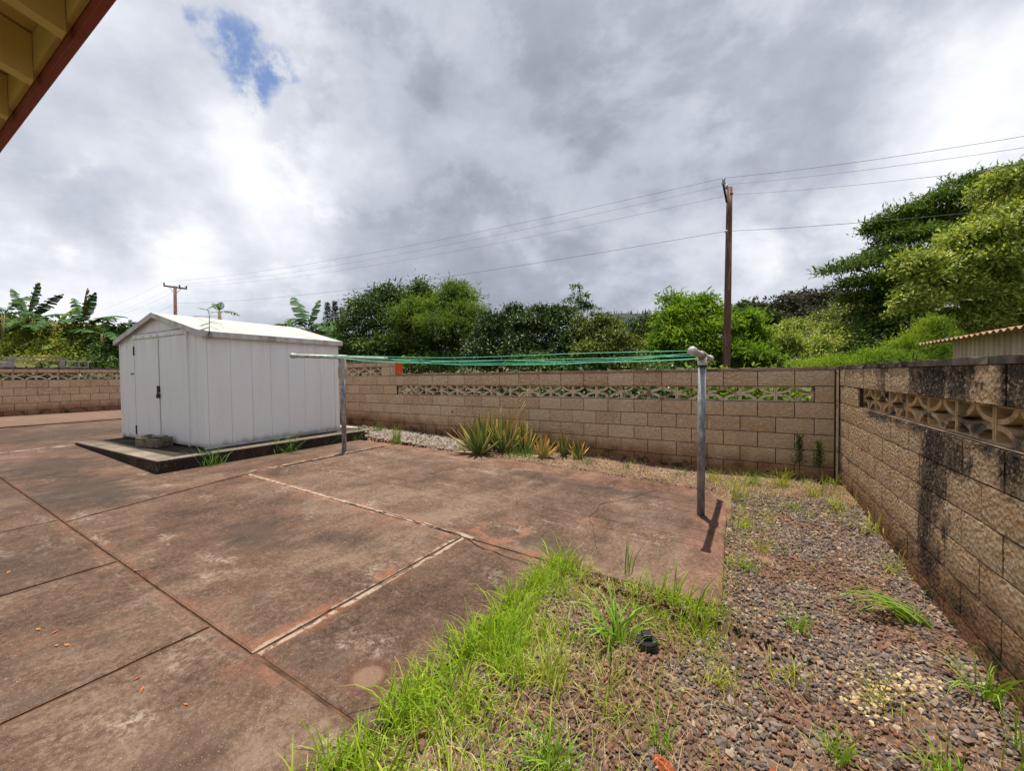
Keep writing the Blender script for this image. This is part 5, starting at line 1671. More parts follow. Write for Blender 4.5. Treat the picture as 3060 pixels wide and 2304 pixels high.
def stones(P, size, seed, flat=0.65):
    r = np.random.RandomState(seed)
    n = len(P)
    V = ICO_V[None] * (1 + r.uniform(-0.32, 0.32, (n, 12, 1)))
    V = V * (np.stack([r.uniform(0.75, 1.3, n), r.uniform(0.65, 1.0, n), r.uniform(0.45, 0.8, n) * flat / 0.65], 1) * size[:, None])[:, None, :]
    q = unit(r.normal(size=(n, 4)) * np.array([1, 0.35, 0.35, 1]))
    w_, x_, y_, z_ = q.T
    R = np.stack([np.stack([1 - 2 * (y_ * y_ + z_ * z_), 2 * (x_ * y_ - z_ * w_), 2 * (x_ * z_ + y_ * w_)], 1),
                  np.stack([2 * (x_ * y_ + z_ * w_), 1 - 2 * (x_ * x_ + z_ * z_), 2 * (y_ * z_ - x_ * w_)], 1),
                  np.stack([2 * (x_ * z_ - y_ * w_), 2 * (y_ * z_ + x_ * w_), 1 - 2 * (x_ * x_ + y_ * y_)], 1)], 1)
    V = np.einsum('nij,nkj->nki', R, V) + P[:, None, :]
    F = ICO_F[None] + (np.arange(n) * 12)[:, None, None]
    return V.reshape(-1, 3), F.reshape(-1, 3)


def nz2(x, y, s, o=0.0):
    return mnoise.noise(Vector((x * s, y * s, o)))


def scatter(n, box, ok, seed):
    r = random.Random(seed)
    out = []
    x0, x1, y0, y1 = box
    for _ in range(n):
        x, y = r.uniform(x0, x1), r.uniform(y0, y1)
        if ok(x, y, r):
            out.append((x, y, S(x, y)))
    return np.array(out)


def gravel_ok(x, y, r):
    if in_slab(x, y) or x > 0.10 - 0.0323 * y - 0.09:
        return False
    if x < -1.10 and y > -3.62:
        return False
    dens = 1.0
    if y > -2.3:
        dens = max(0.06, 1 + (y + 2.3) * 1.0)
    if y > -3.75 and x < -0.75:
        dens *= 0.6
    if x < -1.45:
        dens *= max(0.25, 1 + (x + 1.45) * 1.3)
    dens *= 0.78 + 0.9 * nz2(x, y, 2.2)
    return r.random() < dens


pts = scatter(56000, (-2.15, 0.2, -5.75, -0.9), gravel_ok, 5)
rs_ = np.random.RandomState(4)
sz = rs_.uniform(0.007, 0.0165, len(pts))
pts[:, 2] += rs_.uniform(-0.002, 0.010, len(pts))
big = rs_.rand(len(pts)) < 0.04
sz[big] *= 1.7
redm = np.array([nz2(p[0], p[1], 1.7, 3.3) + 0.5 * nz2(p[0], p[1], 6, 1.1) > 0.34 for p in pts])
V, F = stones(pts[redm], sz[redm], 61)
tag(stuff(np_obj('red_gravel', V, F, M_GRAVELRED)), 'rust red patches of lava gravel among the dark gravel', 'gravel')
V, F = stones(pts[~redm], sz[~redm], 6)
tag(stuff(np_obj('gravel', V, F, M_GRAVEL)), 'dark reddish lava gravel covering the bed beside the mouldy wall', 'gravel')
pts = scatter(900, (-0.55, 0.1, -4.15, -3.6), lambda x, y, r: r.random() < math.exp(-(((x + 0.5 + (y + 3.7) * -0.9 - 0.22) / 0.10) ** 2)), 8)  # bright sunlit tan patch, put into the colour of pale stones
pts[:, 2] += 0.009
V, F = stones(pts, rs_.uniform(0.008, 0.014, len(pts)), 9)
tag(stuff(np_obj('sunlit_gravel', V, F, M_SUNLITGRAVEL)), 'streak of pale stones standing for a sunlit tan patch on the dark gravel', 'gravel')


def white_ok(x, y, r):
    if y > -0.02 or x > -5.0 or x < -8.3:
        return False
    edge = lerp_tab(x, [-8.3, -7.34, -6.5, -5.33], [-1.2, -1.24, -1.12, -1.03])
    return y > edge and r.random() < min(1, (-5.0 - x) * 2) * (0.75 + 0.5 * nz2(x, y, 2, 4))


pts = scatter(5200, (-8.3, -5.0, -1.25, -0.02), white_ok, 11)
pts[:, 2] += 0.006
V, F = stones(pts, rs_.uniform(0.014, 0.030, len(pts)), 12)
tag(stuff(np_obj('white_pebbles', V, F, M_WHITEGRAVEL)), 'bed of whitish pebbles between the patio and the back wall', 'pebbles')
# pebbles and litter strip in front of the right half of the back wall
pts = scatter(2600, (-5.2, -0.1, -1.1, -0.03), lambda x, y, r: not in_slab(x, y) and r.random() < 0.8, 13)
V, F = stones(pts, rs_.uniform(0.006, 0.014, len(pts)), 14)
tag(stuff(np_obj('loose_gravel', V, F, M_GRAVEL)), 'scattered reddish stones in the dirt strip under the back wall', 'gravel')

for (x, y, s, lab) in ((-1.20, -4.73, 0.036, 'rough red lava rock on the gravel, nearer the grass'), (-0.81, -4.57, 0.042, 'rough red lava rock on the gravel, nearer the mouldy wall')):
    mb = MB()
    r = random.Random(int(s * 1000))
    for i in range(7):
        ph = PI * i / 6
        for j in range(10):
            a = 2 * PI * j / 10
            q = 1 + r.uniform(-0.22, 0.22)
            mb.v.append((s * 1.15 * q * math.sin(ph) * math.cos(a), s * 0.75 * q * math.sin(ph) * math.sin(a), s * 0.45 * q * math.cos(ph)))
    for i in range(6):
        for j in range(10):
            mb.f.append((i * 10 + j, (i + 1) * 10 + j, (i + 1) * 10 + (j + 1) % 10, i * 10 + (j + 1) % 10))
    o = mb.build('lava_rock', M_LAVARED)
    o.location = (x, y, S(x, y) + 0.014)
    o.rotation_euler = (0, 0, -0.5)
    tag(o, lab, 'rock')

# drain clean-out cap
t = thing('drain_cap', 'black plastic drain cleanout cap with a square lug in the gravel', 'drain cap', (-1.40, -4.08, S(-1.40, -4.08) + 0.02), 0.5)
MB().tube([(0, 0, -0.08), (0, 0, 0.012)], 0.060, 28).build('pipe_collar', M_BLACKPL, t, smooth=False)
MB().tube([(0, 0, 0.0125), (0, 0, 0.024), (0, 0, 0.030)], [0.056, 0.056, 0.050], 28).build('plug', M_BLACKPL, t)
MB().box((-0.024, -0.024, 0.0305), (0.024, 0.024, 0.062)).build('lug', M_BLACKPL, t, bevel=0.003)


def blades(P, hgt, wid, az, lean, seed, curl=0.9, seg=4):
    """grass blades: P roots, hgt lengths, az lean direction, lean 0..1"""
    n = len(P)
    r = np.random.RandomState(seed)
    hd = np.stack([np.cos(az), np.sin(az), np.zeros(n)], 1)
    tw = r.uniform(0, PI, n)
    sd = np.stack([np.cos(tw), np.sin(tw), np.zeros(n)], 1)
    V = np.zeros((n, 2 * seg + 1, 3))
    p = P.copy()
    ang = PI / 2 - lean * 0.7
    for i in range(seg + 1):
        s = i / seg
        if i < seg:
            w_ = (wid * (1 - s ** 1.6) * (0.65 + 0.7 * s * (1 - s) * 2))[:, None]
            V[:, 2 * i] = p - sd * w_ / 2
            V[:, 2 * i + 1] = p + sd * w_ / 2
        else:
            V[:, 2 * i] = p
        p = p + (hd * np.cos(ang)[:, None] + np.array([0, 0, 1.0]) * np.sin(ang)[:, None]) * (hgt / seg)[:, None]
        ang = ang - lean * curl * (0.35 + s)
    k = 2 * seg + 1
    F = []
    base = np.arange(n) * k
    for i in range(seg - 1):
        F.append(np.stack([base + 2 * i, base + 2 * i + 1, base + 2 * i + 3, base + 2 * i + 2], 1))
    i = seg - 1
    F.append(np.stack([base + 2 * i, base + 2 * i + 1, base + 2 * i + 2, base + 2 * i + 2], 1))
    return V.reshape(-1, 3), F, k


def grass_obj(name, P, h, wd, seed, mat, lean=(0.1, 0.9), parent=None, curl=0.9, az=None, seg=4):
    r = np.random.RandomState(seed)
    n = len(P)
    if az is None:
        az = r.uniform(0, 2 * PI, n)
    V, Fs, k = blades(P, r.uniform(h[0], h[1], n), r.uniform(wd[0], wd[1], n), az, r.uniform(lean[0], lean[1], n), seed, curl, seg)
    quads = np.concatenate(Fs[:-1])
    tris = Fs[-1][:, :3]
    me = bpy.data.meshes.new(name)
    me.vertices.add(len(V))
    me.vertices.foreach_set('co', V.astype(np.float32).ravel())
    lv = np.concatenate([quads.ravel(), tris.ravel()]).astype(np.int32)
    me.loops.add(len(lv))
    me.loops.foreach_set('vertex_index', lv)
    ls = np.concatenate([np.arange(len(quads)) * 4, len(quads) * 4 + np.arange(len(tris)) * 3]).astype(np.int32)
    me.polygons.add(len(ls))
    me.polygons.foreach_set('loop_start', ls)
    me.update(calc_edges=True)
    me.validate()
    me.materials.append(mat)
    return link(bpy.data.objects.new(name, me), parent)


# lush strip along the patio edge
def lush(x, y, r):
    if in_slab(x + 0.05, y):
        return False
    c = -2.19 + 0.10 * nz2(x, y, 2.3, 5)
    wd = (1 + 0.5 * nz2(x, y, 1.8, 2)) *  lerp_tab(y, [-6, -5.3, -4.6, -4.0, -3.6, -3.4], [0.22, 0.24, 0.32, 0.25, 0.18, 0.0])
    t = (x - c) / wd if wd > 0.01 else 9
    return -0.1 < t < 1 and r.random() < (1 - max(0, t)) ** 0.6 * max(0.03, 0.50 + 1.5 * nz2(x, y, 4.2, 1))


P = scatter(20000, (-2.30, -1.66, -5.9, -3.35), lush, 20)
ex_ = []
rg = random.Random(77)
for (cx, cy, n_, s_) in ((-2.12, -3.64, 260, 0.06), (-1.97, -3.66, 160, 0.06), (-2.16, -4.15, 260, 0.08), (-2.12, -4.55, 260, 0.08), (-2.14, -5.0, 300, 0.09), (-2.2, -5.45, 300, 0.08), (-2.18, -5.7, 260, 0.08), (-1.86, -4.35, 200, 0.07), (-1.82, -4.95, 160, 0.07),
                         (-1.52, -3.70, 160, 0.07), (-1.28, -3.70, 160, 0.07), (-1.14, -3.74, 160, 0.06), (-1.9, -5.35, 200, 0.08), (-2.02, -3.95, 160, 0.07), (-1.62, -5.2, 120, 0.07)):
    for _ in range(int(n_ * 0.55)):
        x, y = rg.gauss(cx, s_), rg.gauss(cy, s_)
        if not in_slab(x + 0.06, y):
            ex_.append((x, y, S(x, y)))
P = np.concatenate([P, np.array(ex_)])
tag(stuff(grass_obj('grass', P, (0.05, 0.235), (0.0045, 0.009), 21, M_GRASS, (0.15, 1.45))), 'lush bright green grass growing along the patio edge', 'grass')


P = scatter(2600, (-2.25, -1.5, -5.8, -3.5), lambda x, y, r: not in_slab(x, y) and r.random() < 0.5, 33)
tag(stuff(grass_obj('dead_grass', P, (0.04, 0.15), (0.002, 0.005), 34, M_STRAW, (0.5, 1.7))), 'dead straw coloured blades matted in the grass strip', 'grass')
TB = []
rg = random.Random(31)
for (cx, cy) in ((-2.14, -3.60), (-2.05, -3.75), (-2.17, -4.3), (-2.1, -4.7), (-2.18, -5.15), (-2.2, -5.55), (-2.0, -4.95), (-1.95, -5.45), (-1.36, -3.72), (-1.18, -3.80), (-2.2, -5.75)):
    for _ in range(26):
        x, y = rg.gauss(cx, 0.05), rg.gauss(cy, 0.05)
        if not in_slab(x + 0.04, y):
            TB.append((x, y, S(x, y)))
tag(stuff(grass_obj('tall_grass', np.array(TB), (0.16, 0.36), (0.007, 0.012), 32, M_GRASS, (0.1, 0.9))), 'taller ragged tufts rising from the grass strip by the patio', 'grass')


def sparse(x, y, r):
    if in_slab(x, y) or (x < -1.1 and y > -3.63):
        return False
    dens = 0.10 + 0.75 * max(0, nz2(x, y, 3.0, 7.0) + 0.05)
    if x < -1.05 and y > -4.0:
        dens += 0.40
    elif x > -1.2:
        dens *= max(0.0, 0.5 - (x + 1.2) * 0.9)
    return r.random() < dens


P = scatter(7000, (-2.05, -0.75, -5.6, -3.3), sparse, 22)
tag(stuff(grass_obj('yellow_grass', P, (0.05, 0.19), (0.003, 0.0065), 23, M_GRASSY, (0.1, 1.0))), 'thin yellowing grass spreading from the patio edge over the gravel', 'grass')


def cornerg(x, y, r):
    if in_slab(x, y) or x > 0.02 - 0.03 * y:
        return False
    dens = 0.02 + 0.5 * max(0, nz2(x, y, 3.2, 3.0) - 0.05)
    if x > -1.3 and y > -1.6:
        dens += 0.30
    if -1.12 < x < -0.95 and y > -3.4:
        dens += 0.5
    return r.random() < dens


P = scatter(9000, (-5.2, 0.1, -3.4, -0.03), lambda x, y, r: (y > -1.15 or x > -1.13) and cornerg(x, y, r), 24)
tag(stuff(grass_obj('thin_grass', P, (0.05, 0.19), (0.004, 0.008), 25, M_GRASSY, (0.2, 1.0))), 'thin pale grass in the dirt along the foot of the walls', 'grass')
# dry straw lying about
P = scatter(12000, (-2.1, 0.1, -5.6, -0.1), lambda x, y, r: not in_slab(x, y) and not (x < -1.12 and y > -3.62) and r.random() < (0.6 if x < -1.0 else 0.22) + 0.3 * nz2(x, y, 2.5, 9), 26)
P[:, 2] += 0.012
tag(stuff(grass_obj('dry_straw', P, (0.05, 0.15), (0.0015, 0.003), 27, M_STRAW, (1.35, 1.75), curl=0.15)), 'pale dry straw lying over the gravel and soil', 'straw')
P = scatter(5000, (-5.3, -0.1, -1.1, -0.04), lambda x, y, r: not in_slab(x, y) and r.random() < 0.7, 28)
P[:, 2] += 0.008
tag(stuff(grass_obj('leaf_litter', P, (0.03, 0.10), (0.002, 0.005), 29, M_STRAW, (1.3, 1.8), curl=0.15)), 'dry leaf litter in the strip under the back wall', 'litter')


# single weed clumps
def clump(name, label, x, y, n, h, wd, spread, seed, mat, z=None, lean=(0.15, 0.9), curl=0.9, az=None, cat='weed', group='weed clumps'):
    z = (S(x, y) if not in_slab(x, y) else G(x)) if z is None else z
    r = np.random.RandomState(seed)
    P = np.stack([r.normal(size=n) * spread, r.normal(size=n) * spread, np.full(n, -0.01)], 1)
    o = grass_obj(name, P, h, wd, seed, mat, lean, None, curl, None if az is None else r.normal(size=n) * az[1] + az[0], 5)
    o.location = (x, y, z)
    return tag(o, label, cat, group)


WB = leafy('broad_weed_leaf', [(0.14, 0.27, 0.03), (0.22, 0.36, 0.04), (0.30, 0.40, 0.06)], 0.45, 0.4)
WD = leafy('green_weed_leaf', [(0.06, 0.14, 0.025), (0.10, 0.20, 0.03), (0.15, 0.26, 0.04)], 0.45, 0.35)
WY = leafy('yellow_weed_leaf', [(0.30, 0.36, 0.06), (0.42, 0.42, 0.08), (0.22, 0.33, 0.04)], 0.45, 0.4)
clump('broad_grass', 'broad-bladed bright grass clump beside the black drain cap', -1.54, -4.15, 40, (0.28, 0.52), (0.012, 0.022), 0.03, 41, WB, curl=1.25, lean=(0.35, 1.0))
clump('weed', 'tall upright blade clump at the grass edge of the slab', -1.66, -3.50, 9, (0.24, 0.36), (0.008, 0.014), 0.02, 42, WB, lean=(0.03, 0.25))
clump('weed', 'yellow weed clump right of the drain cap', -1.04, -4.16, 26, (0.12, 0.26), (0.005, 0.010), 0.03, 43, WY, curl=1.2)
clump('weed', 'small green tuft alone in the middle of the gravel', -0.68, -3.51, 36, (0.12, 0.24), (0.006, 0.010), 0.025, 44, WB)
clump('weed', 'small bright tuft on the gravel near the bottom edge', -0.60, -4.32, 50, (0.08, 0.18), (0.006, 0.010), 0.03, 45, WB)
clump('weed', 'green tuft in the gravel below the drain cap', -1.22, -4.64, 30, (0.10, 0.22), (0.004, 0.008), 0.03, 46, WB)
clump('weed', 'yellowish tuft left of the lower green tuft', -1.40, -4.66, 40, (0.10, 0.20), (0.003, 0.006), 0.04, 47, WY)
clump('weed', 'flat spreading grass at the foot of the mould streak', -0.06, -3.05, 34, (0.26, 0.48), (0.012, 0.020), 0.03, 48, WB, lean=(0.85, 1.35), curl=0.5, az=(PI + 0.1, 0.35))
clump('weed', 'arching pale weed at the wall base left of the mould streak', 0.02, -1.62, 22, (0.2, 0.36), (0.008, 0.014), 0.03, 49, WY, curl=1.2)
clump('weed', 'pale straggly weed on the gravel by the pale streak', -0.40, -3.92, 40, (0.10, 0.28), (0.003, 0.006), 0.05, 50, WY)
clump('weed', 'green weed at the wall base right of the pale streak', 0.02, -3.62, 36, (0.16, 0.34), (0.008, 0.014), 0.03, 51, WB)
clump('weed', 'big green weed clump at the right bottom by the wall', 0.03, -4.02, 60, (0.14, 0.30), (0.006, 0.012), 0.05, 52, WB, lean=(0.05, 0.5))
clump('weed', 'tall yellow green grass clump behind the near clothesline post', -1.06, -1.18, 46, (0.20, 0.42), (0.006, 0.011), 0.05, 53, WY, lean=(0.1, 0.8))
clump('weed', 'pale weed on the dirt in front of the wall corner', -0.32, -0.80, 34, (0.16, 0.36), (0.007, 0.013), 0.05, 54, WY, curl=1.1)
clump('weed', 'green weed on the gravel edge in front of the corner weed', -0.55, -1.30, 26, (0.10, 0.20), (0.006, 0.011), 0.04, 55, WB)
clump('weed', 'pale thin weed halfway along the slab edge', -0.78, -1.75, 18, (0.14, 0.30), (0.004, 0.008), 0.03, 56, WY, curl=1.2)
clump('weed', 'yellow weed right in the wall corner', -0.08, -0.35, 22, (0.14, 0.28), (0.006, 0.011), 0.04, 57, WY)
clump('weed', 'bright green tuft on the pebbles near the shed pad', -7.7, -0.42, 60, (0.14, 0.30), (0.006, 0.011), 0.07, 58, WD)
clump('weed', 'tall bright weed standing alone at the patio back edge', -6.42, -1.12, 46, (0.22, 0.46), (0.007, 0.013), 0.04, 59, WB, lean=(0.02, 0.3))
clump('weed', 'spreading grass tuft at the front corner of the pad', -7.24, -3.70, 50, (0.20, 0.46), (0.006, 0.012), 0.06, 60, WD, lean=(0.3, 1.0))
clump('weed', 'largest grass tuft at the middle of the pad side', -7.30, -2.62, 90, (0.20, 0.50), (0.006, 0.012), 0.08, 61, WD, lean=(0.2, 1.0))
clump('weed', 'grass tuft at the far end of the pad side', -7.34, -1.72, 40, (0.14, 0.36), (0.006, 0.011), 0.06, 62, WD)
clump('weed', 'grass tuft growing right behind the far clothesline post', -7.30, -1.28, 40, (0.14, 0.36), (0.006, 0.011), 0.06, 63, WD)
clump('weed', 'small pale green tuft by the wall right of the orange aloe', -3.0, -0.62, 22, (0.08, 0.20), (0.005, 0.010), 0.03, 64, WD)
clump('weed', 'second small green tuft by the wall right of the orange aloe', -2.45, -0.55, 22, (0.08, 0.20), (0.005, 0.010), 0.03, 65, WD)
clump('weed', 'third small tuft by the wall left of the near post', -1.75, -0.52, 26, (0.08, 0.20), (0.005, 0.010), 0.04, 66, WD)
clump('grass_clump', 'tall grass clump peeping over the back wall under the lime tree', at(1410, 850, 9.5).x, at(1410, 850, 9.5).y, 170, (0.8, 1.5), (0.010, 0.02), 0.25, 67, WB, z=0.5, lean=(0.05, 0.5), cat='grass')

for k, (x, y, n_, h_, m_, lab) in enumerate((
        (-0.85, -2.45, 16, 0.20, 'y', 'thin yellow weed in the gravel beside the post shadow'),
        (-0.95, -2.9, 26, 0.13, 'g', 'low green tuft at the slab edge below the post shadow'),
        (-0.98, -2.0, 40, 0.16, 'y', 'yellow tuft at the slab edge right of the post'),
        (-0.15, -1.15, 22, 0.26, 'y', 'arching yellow weed at the corner end of the gravel'),
        (-0.62, -0.55, 30, 0.28, 'y', 'pale weed on the dirt left of the corner weed'),
        (-0.90, -0.60, 26, 0.20, 'g', 'green weed by the wall right of the near post'),
        (-1.35, -0.55, 30, 0.22, 'y', 'yellow tuft by the wall behind the near post'),
        (-0.02, -2.35, 14, 0.18, 'y', 'small weed at the foot of the mould streak, corner side'),
        (-0.75, -3.95, 14, 0.16, 'y', 'sparse yellow weed in the gravel right of the drain cap weed'),
        (-1.72, -4.62, 60, 0.22, 'y', 'yellow green tuft beside the lush grass'),
        (-1.56, -4.98, 60, 0.20, 'g', 'green tuft near the bottom beside the lush grass'),
        (-0.28, -4.25, 40, 0.15, 'g', 'small green tuft at the bottom right corner of the gravel'))):
    clump('weed', lab, x, y, int(n_ * 1.6), (h_ * 0.6, h_ * 1.35), (0.005, 0.011), 0.04, 120 + k, WY if m_ == 'y' else WB, curl=1.0)

# two dark bushy weeds against the back wall by the corner
def bushy(label, x, y, h, seed):
    t = thing('bushy_weed', label, 'weed', (x, y, S(x, y)), 0, 'bushy weeds at the wall')
    r = np.random.RandomState(seed)
    n = 420
    s = r.uniform(0.35, 1, n)
    P = np.stack([r.normal(size=n) * 0.035 * (1.25 - s), r.normal(size=n) * 0.03 * (1.25 - s), s * h], 1)
    Dr = unit(np.stack([r.normal(size=n), r.normal(size=n), r.uniform(0.2, 1.6, n)], 1))
    V, F = leaf_quads(P, Dr, unit(r.normal(size=(n, 3)) + np.array([0, 0, 1])), r.uniform(0.03, 0.065, n), r.uniform(0.006, 0.012, n))
    np_obj('foliage', V, F, WDK, t)
    MB().tube([(0, 0, -0.02), (0.01, 0, h * 0.5), (0, 0, h * 0.95)], [0.006, 0.005, 0.002], 6).build('stem', M_BARK, t)


WDK = leafy('dark_weed_leaf', [(0.03, 0.065, 0.015), (0.05, 0.095, 0.02), (0.085, 0.13, 0.03)], 0.5, 0.25)
bushy('tall dark bushy weed against the back wall', -0.42, -0.16, 0.56, 1)
bushy('dark bushy weed against the back wall, nearest the corner', -0.22, -0.18, 0.50, 2)


# ------------------------------------------------------------------ aloes: every leaf a part
def aloe_mat(name, base, tip):
    m, t = new_mat(name)
    tcn = t.node('ShaderNodeTexCoord').outputs['Generated']
    oi = t.node('ShaderNodeObjectInfo').outputs['Random']
    px, py, pz = t.sep(t.node('ShaderNodeTexCoord').outputs['UV'])
    n = t.noise(t.pos, 9, 4)
    f = t.mr(t.m('ADD', px, t.m('ADD', t.m('MULTIPLY', t.m('SUBTRACT', n, 0.5), 0.5), t.m('MULTIPLY', t.m('SUBTRACT', oi, 0.5), 0.6))), 0.35, 1.0)
    fin(t, t.mix(f, base, tip), 0.45, t.noise(t.pos, 40, 3), 0.1, 0.003, 0.4)
    return m


A_GREEN = aloe_mat('aloe_green', (0.085, 0.14, 0.035), (0.30, 0.28, 0.05))
A_YELL = aloe_mat('aloe_yellow', (0.30, 0.29, 0.08), (0.55, 0.38, 0.10))
A_ORANGE = aloe_mat('aloe_orange', (0.33, 0.25, 0.07), (0.50, 0.22, 0.05))
A_DRY = simple('dry_aloe', (0.50, 0.36, 0.20), (0.34, 0.20, 0.10), 12, 0.8, 0.3, 0.1)


def aloe_leaf(parent, az, el, L, w0, bend, mat, seed):
    r = random.Random(seed)
    hd = Vector((math.cos(az), math.sin(az), 0))
    sd = Vector((-math.sin(az), math.cos(az), 0))
    n = 9
    p = hd * 0.02
    a = el
    mb = MB()
    uv = []
    for i in range(n + 1):
        s = i / n
        d = hd * math.cos(a) + Vector((0, 0, math.sin(a)))
        nr = sd.cross(d) * -1
        wd = w0 * (1 - s) ** 0.75 * (0.85 + 0.4 * s) + 0.001
        th = wd * 0.34
        for (cx, cz) in ((-0.5, 0.16), (-0.2, -0.10), (0.2, -0.10), (0.5, 0.16), (0.28, -0.62), (-0.28, -0.62)):
            mb.v.append(tuple(p + sd * wd * cx + nr * th * cz * 1.6))
            uv.append(s)
        p = p + d * L / n
        a += bend / n
    for i in range(n):
        for c in range(6):
            b = (c + 1) % 6
            mb.f.append((i * 6 + c, (i + 1) * 6 + c, (i + 1) * 6 + b, i * 6 + b))
    me = mb.mesh('leaf', mat, True)
    ul = me.uv_layers.new(name='UVMap')
    for lp in me.loops:
        ul.data[lp.index].uv = (uv[lp.vertex_index], 0.5)
    o = bpy.data.objects.new('leaf', me)
    return link(o, parent)


def aloe(label, x, y, n, L, w0, seed, mats, low=20, high=85, extra=()):
    r = random.Random(seed)
    t = thing('aloe_plant', label, 'aloe', (x, y, S(x, y) if not in_slab(x, y) else G(x)), 0, 'aloes along the back wall')
    for k in range(n):
        s = k / n
        az = k * 2.4 + r.uniform(-0.3, 0.3)
        el = math.radians(low + (high - low) * s ** 0.7 + r.uniform(-6, 6))
        aloe_leaf(t, az, el, L * r.uniform(0.8, 1.1) * (0.75 + 0.3 * s), w0 * r.uniform(0.8, 1.1), math.radians(r.uniform(-5, 30)), mats[r.randrange(len(mats))], seed * 50 + k)
    for k, (az, el, LL, bd, m) in enumerate(extra):
        aloe_leaf(t, az, math.radians(el), LL, w0 * 1.1, math.radians(bd), m, seed * 77 + k)
    return t


azr = math.atan2(RT.y, RT.x)
a1 = aloe('largest spiky aloe with long green and yellow leaves at the patio edge', -4.74, -0.92, 36, 0.66, 0.095, 1, [A_GREEN, A_GREEN, A_GREEN, A_YELL],
          extra=((azr + PI + 0.1, 30, 0.66, 12, A_YELL), (azr + PI - 0.2, 4, 0.42, -4, A_DRY), (azr - 0.25, 32, 0.58, 14, A_GREEN), (azr + PI + 0.3, 42, 0.7, 10, A_DRY)))
a2 = aloe('second aloe with yellow tipped leaves right of the largest one', -4.46, -0.62, 34, 0.62, 0.08, 2, [A_GREEN, A_GREEN, A_YELL],
          extra=((azr - 0.1, 36, 0.6, 10, A_GREEN), (azr + 0.4, 40, 0.6, 10, A_YELL)))
aloe('crowded aloe with orange tips behind the largest one', -4.75, -0.45, 28, 0.66, 0.07, 3, [A_YELL, A_ORANGE, A_GREEN], low=45)
aloe('narrow leaved aloe close to the wall at the right of the group', -4.18, -0.40, 30, 0.56, 0.055, 4, [A_GREEN, A_GREEN, A_YELL], low=35)
aloe('slender aloe tucked against the wall behind the second one', -4.48, -0.32, 28, 0.60, 0.055, 8, [A_YELL, A_GREEN, A_ORANGE], low=40)
aloe('small orange aloe standing apart to the right', -3.74, -0.62, 20, 0.38, 0.065, 5, [A_ORANGE, A_ORANGE, A_YELL], low=25,
     extra=((azr - 0.1, 38, 0.34, 10, A_ORANGE), (azr + PI, 20, 0.3, -60, A_DRY)))
aloe('small green aloe behind the orange one', -3.50, -0.36, 16, 0.40, 0.05, 6, [A_GREEN, A_GREEN], low=50)
aloe('low orange green aloe at the right end of the group', -3.26, -0.36, 20, 0.34, 0.05, 7, [A_ORANGE, A_GREEN, A_YELL], low=30)
for k, (dx_, dy_, hh, lx, ly) in enumerate(((0.0, 0.0, 0.98, 0.30, 0.10), (0.06, 0.03, 1.05, 0.36, 0.10), (0.16, 0.0, 0.85, 0.22, 0.06), (-0.12, 0.05, 0.74, 0.02, 0.04), (0.12, -0.03, 0.80, 0.30, 0.05))):
    pts = [Vector((dx_ + lx * s * s, dy_ + ly * s, 0.12 + (hh - 0.12) * s)) for s in (0, 0.25, 0.5, 0.75, 1)]
    MB().tube(pts, [0.010, 0.009, 0.008, 0.007, 0.005], 6).build('flower_stalk', A_DRY, a2, smooth=True)
stuff(clump('grass_clump', 'low green grass growing between the aloes and the wall', -4.15, -0.40, 260, (0.15, 0.45), (0.004, 0.008), 0.22, 70, WD, cat='grass'))
clump('grass_clump', 'low pale grass growing in front between the two aloe groups', -4.05, -0.72, 160, (0.06, 0.20), (0.004, 0.007), 0.14, 71, WD, cat='grass')
clump('grass_clump', 'green weeds at the left foot of the largest aloe', -5.08, -0.78, 90, (0.08, 0.22), (0.006, 0.011), 0.09, 72, WD, cat='grass')

# ------------------------------------------------------------------ sprout on the shed roof edge
t = thing('roof_sprout', 'small feathery seedling growing out of the shed roof edge', 'plant', (-7.60, -3.50, 2.10), 0)
MB().tube([(0, 0, 0), (0.01, 0, 0.12), (0.0, 0.01, 0.26), (-0.03, 0.0, 0.36)], [0.006, 0.005, 0.004, 0.002], 6).build('stem', M_BARK, t)
SPL = leafy('sprout_leaf', [(0.06, 0.09, 0.022), (0.10, 0.13, 0.04)], 0.5, 0.3)
r = np.random.RandomState(3)
for k, (h, sa, L, el) in enumerate(((0.30, 10, 0.16, 10), (0.33, 170, 0.15, 20), (0.25, 0, 0.17, 0), (0.24, 190, 0.20, 8), (0.17, 20, 0.15, -6), (0.15, 175, 0.13, -10), (0.10, 5, 0.12, -15), (0.36, 60, 0.12, 40), (0.09, 185, 0.10, -15))):
    az = azr + math.radians(sa)
    hd = np.array([math.cos(az), math.sin(az), 0])
    P, Dr = [], []
    for i in range(14):
        s = i / 13
        c = np.array([0, 0, h]) + hd * L * s + np.array([0, 0, math.tan(math.radians(el)) * L * s - 0.12 * L * s * s])
        for sg in (-1, 1):
            P.append(c)
            Dr.append(np.array([-hd[1], hd[0], 0]) * sg + hd * 0.5 + np.array([0, 0, -0.15]))
    P, Dr = np.array(P), unit(np.array(Dr))
    V, F = leaf_quads(P, Dr, np.tile(np.array([[0.1, -0.3, 1.0]]), (len(P), 1)), np.full(len(P), 0.040), np.full(len(P), 0.014))
    np_obj('frond', V, F, SPL, t)
mb = MB()
for k in range(6):
    mb.tube([(0, 0, 0.02), (r.normal() * 0.02 + 0.012, r.normal() * 0.02, -0.04), (r.normal() * 0.03 + 0.012, r.normal() * 0.02, -0.09)], [0.004, 0.003, 0.001], 5)
mb.build('roots', M_BARK, t)

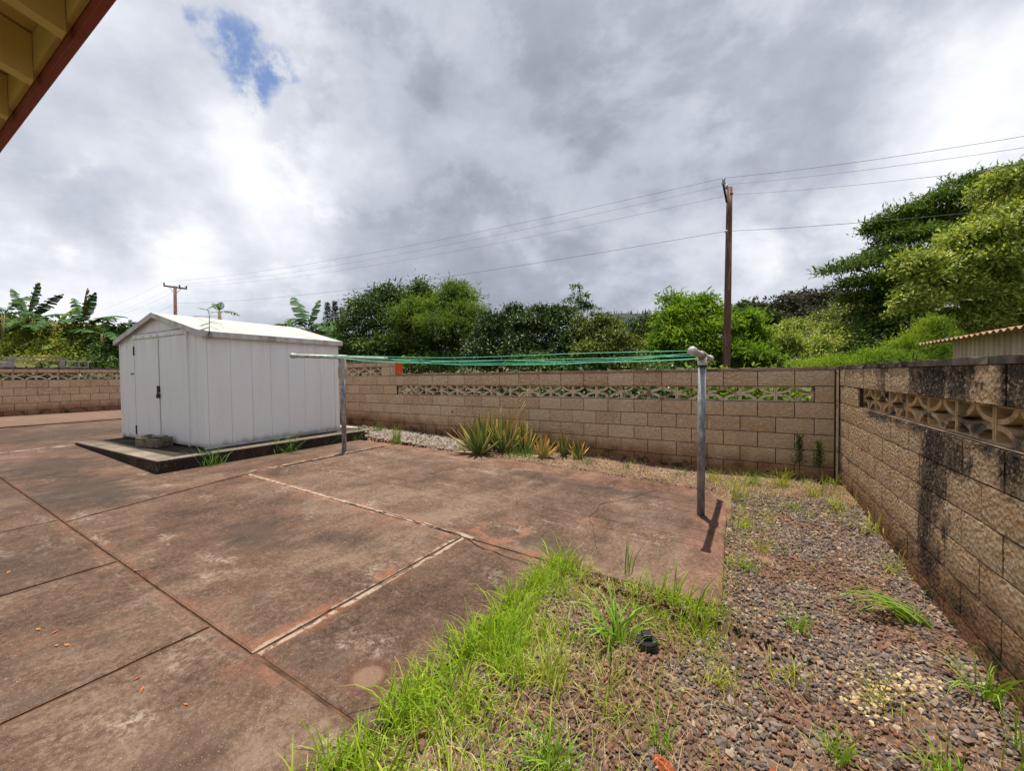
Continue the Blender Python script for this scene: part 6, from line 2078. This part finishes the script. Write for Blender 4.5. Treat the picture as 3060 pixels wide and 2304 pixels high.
# a few fallen leaves on the slabs
P = []
rg = random.Random(5)
for (cx, cy, n_) in ((-5.3, -5.75, 5), (-3.9, -5.75, 4), (-4.4, -5.5, 2), (-3.2, -5.6, 3), (-7.0, -4.6, 2), (-4.6, -4.9, 1)):
    for _ in range(n_):
        x, y = rg.gauss(cx, 0.15), rg.gauss(cy, 0.10)
        P.append((x, y, G(x) + 0.006))
P = np.array(P)
rl = np.random.RandomState(2)
n_ = len(P)
V, F = leaf_quads(P, unit(np.stack([rl.normal(size=n_), rl.normal(size=n_), np.zeros(n_)], 1)), unit(np.array([[0, 0, 1.0]]) + rl.normal(size=(n_, 3)) * 0.12), rl.uniform(0.02, 0.05, n_), rl.uniform(0.010, 0.018, n_))
tag(stuff(np_obj('fallen_leaves', V, F, leafy('fallen_leaf', [(0.42, 0.11, 0.04), (0.45, 0.22, 0.06), (0.30, 0.09, 0.05)], 0.8, 0.1))), 'tiny orange fallen leaves scattered over the patio slabs', 'leaves')

# rubble at the back corner of the pad
for k, (x, y, s, lab) in enumerate(((-7.75, -0.72, 0.09, 'grey rubble stone behind the pad corner, left of the post'), (-7.58, -0.86, 0.07, 'smaller rubble stone behind the pad corner'), (-7.95, -0.60, 0.11, 'biggest rubble stone behind the pad corner'))):
    rr_ = random.Random(k)
    mb = MB()
    for i in range(6):
        ph = PI * i / 5
        for j in range(8):
            a = 2 * PI * j / 8
            q = 1 + rr_.uniform(-0.2, 0.2)
            mb.v.append((s * q * math.sin(ph) * math.cos(a) * 1.2, s * q * math.sin(ph) * math.sin(a), s * 0.7 * q * math.cos(ph)))
    for i in range(5):
        for j in range(8):
            mb.f.append((i * 8 + j, (i + 1) * 8 + j, (i + 1) * 8 + (j + 1) % 8, i * 8 + (j + 1) % 8))
    o = mb.build('rubble_stone', M_OLDBLOCK)
    o.location = (x, y, S(x, y) + s * 0.5)
    tag(o, lab, 'stone', 'rubble behind the pad')
o = MB().tube([(-8.45, -0.86, 0.40), (-7.92, -0.78, 0.39)], 0.04, 12).build('white_pipe', M_SHED, None, smooth=True)
tag(o, 'short white pipe lying behind the shed against the back wall', 'pipe')
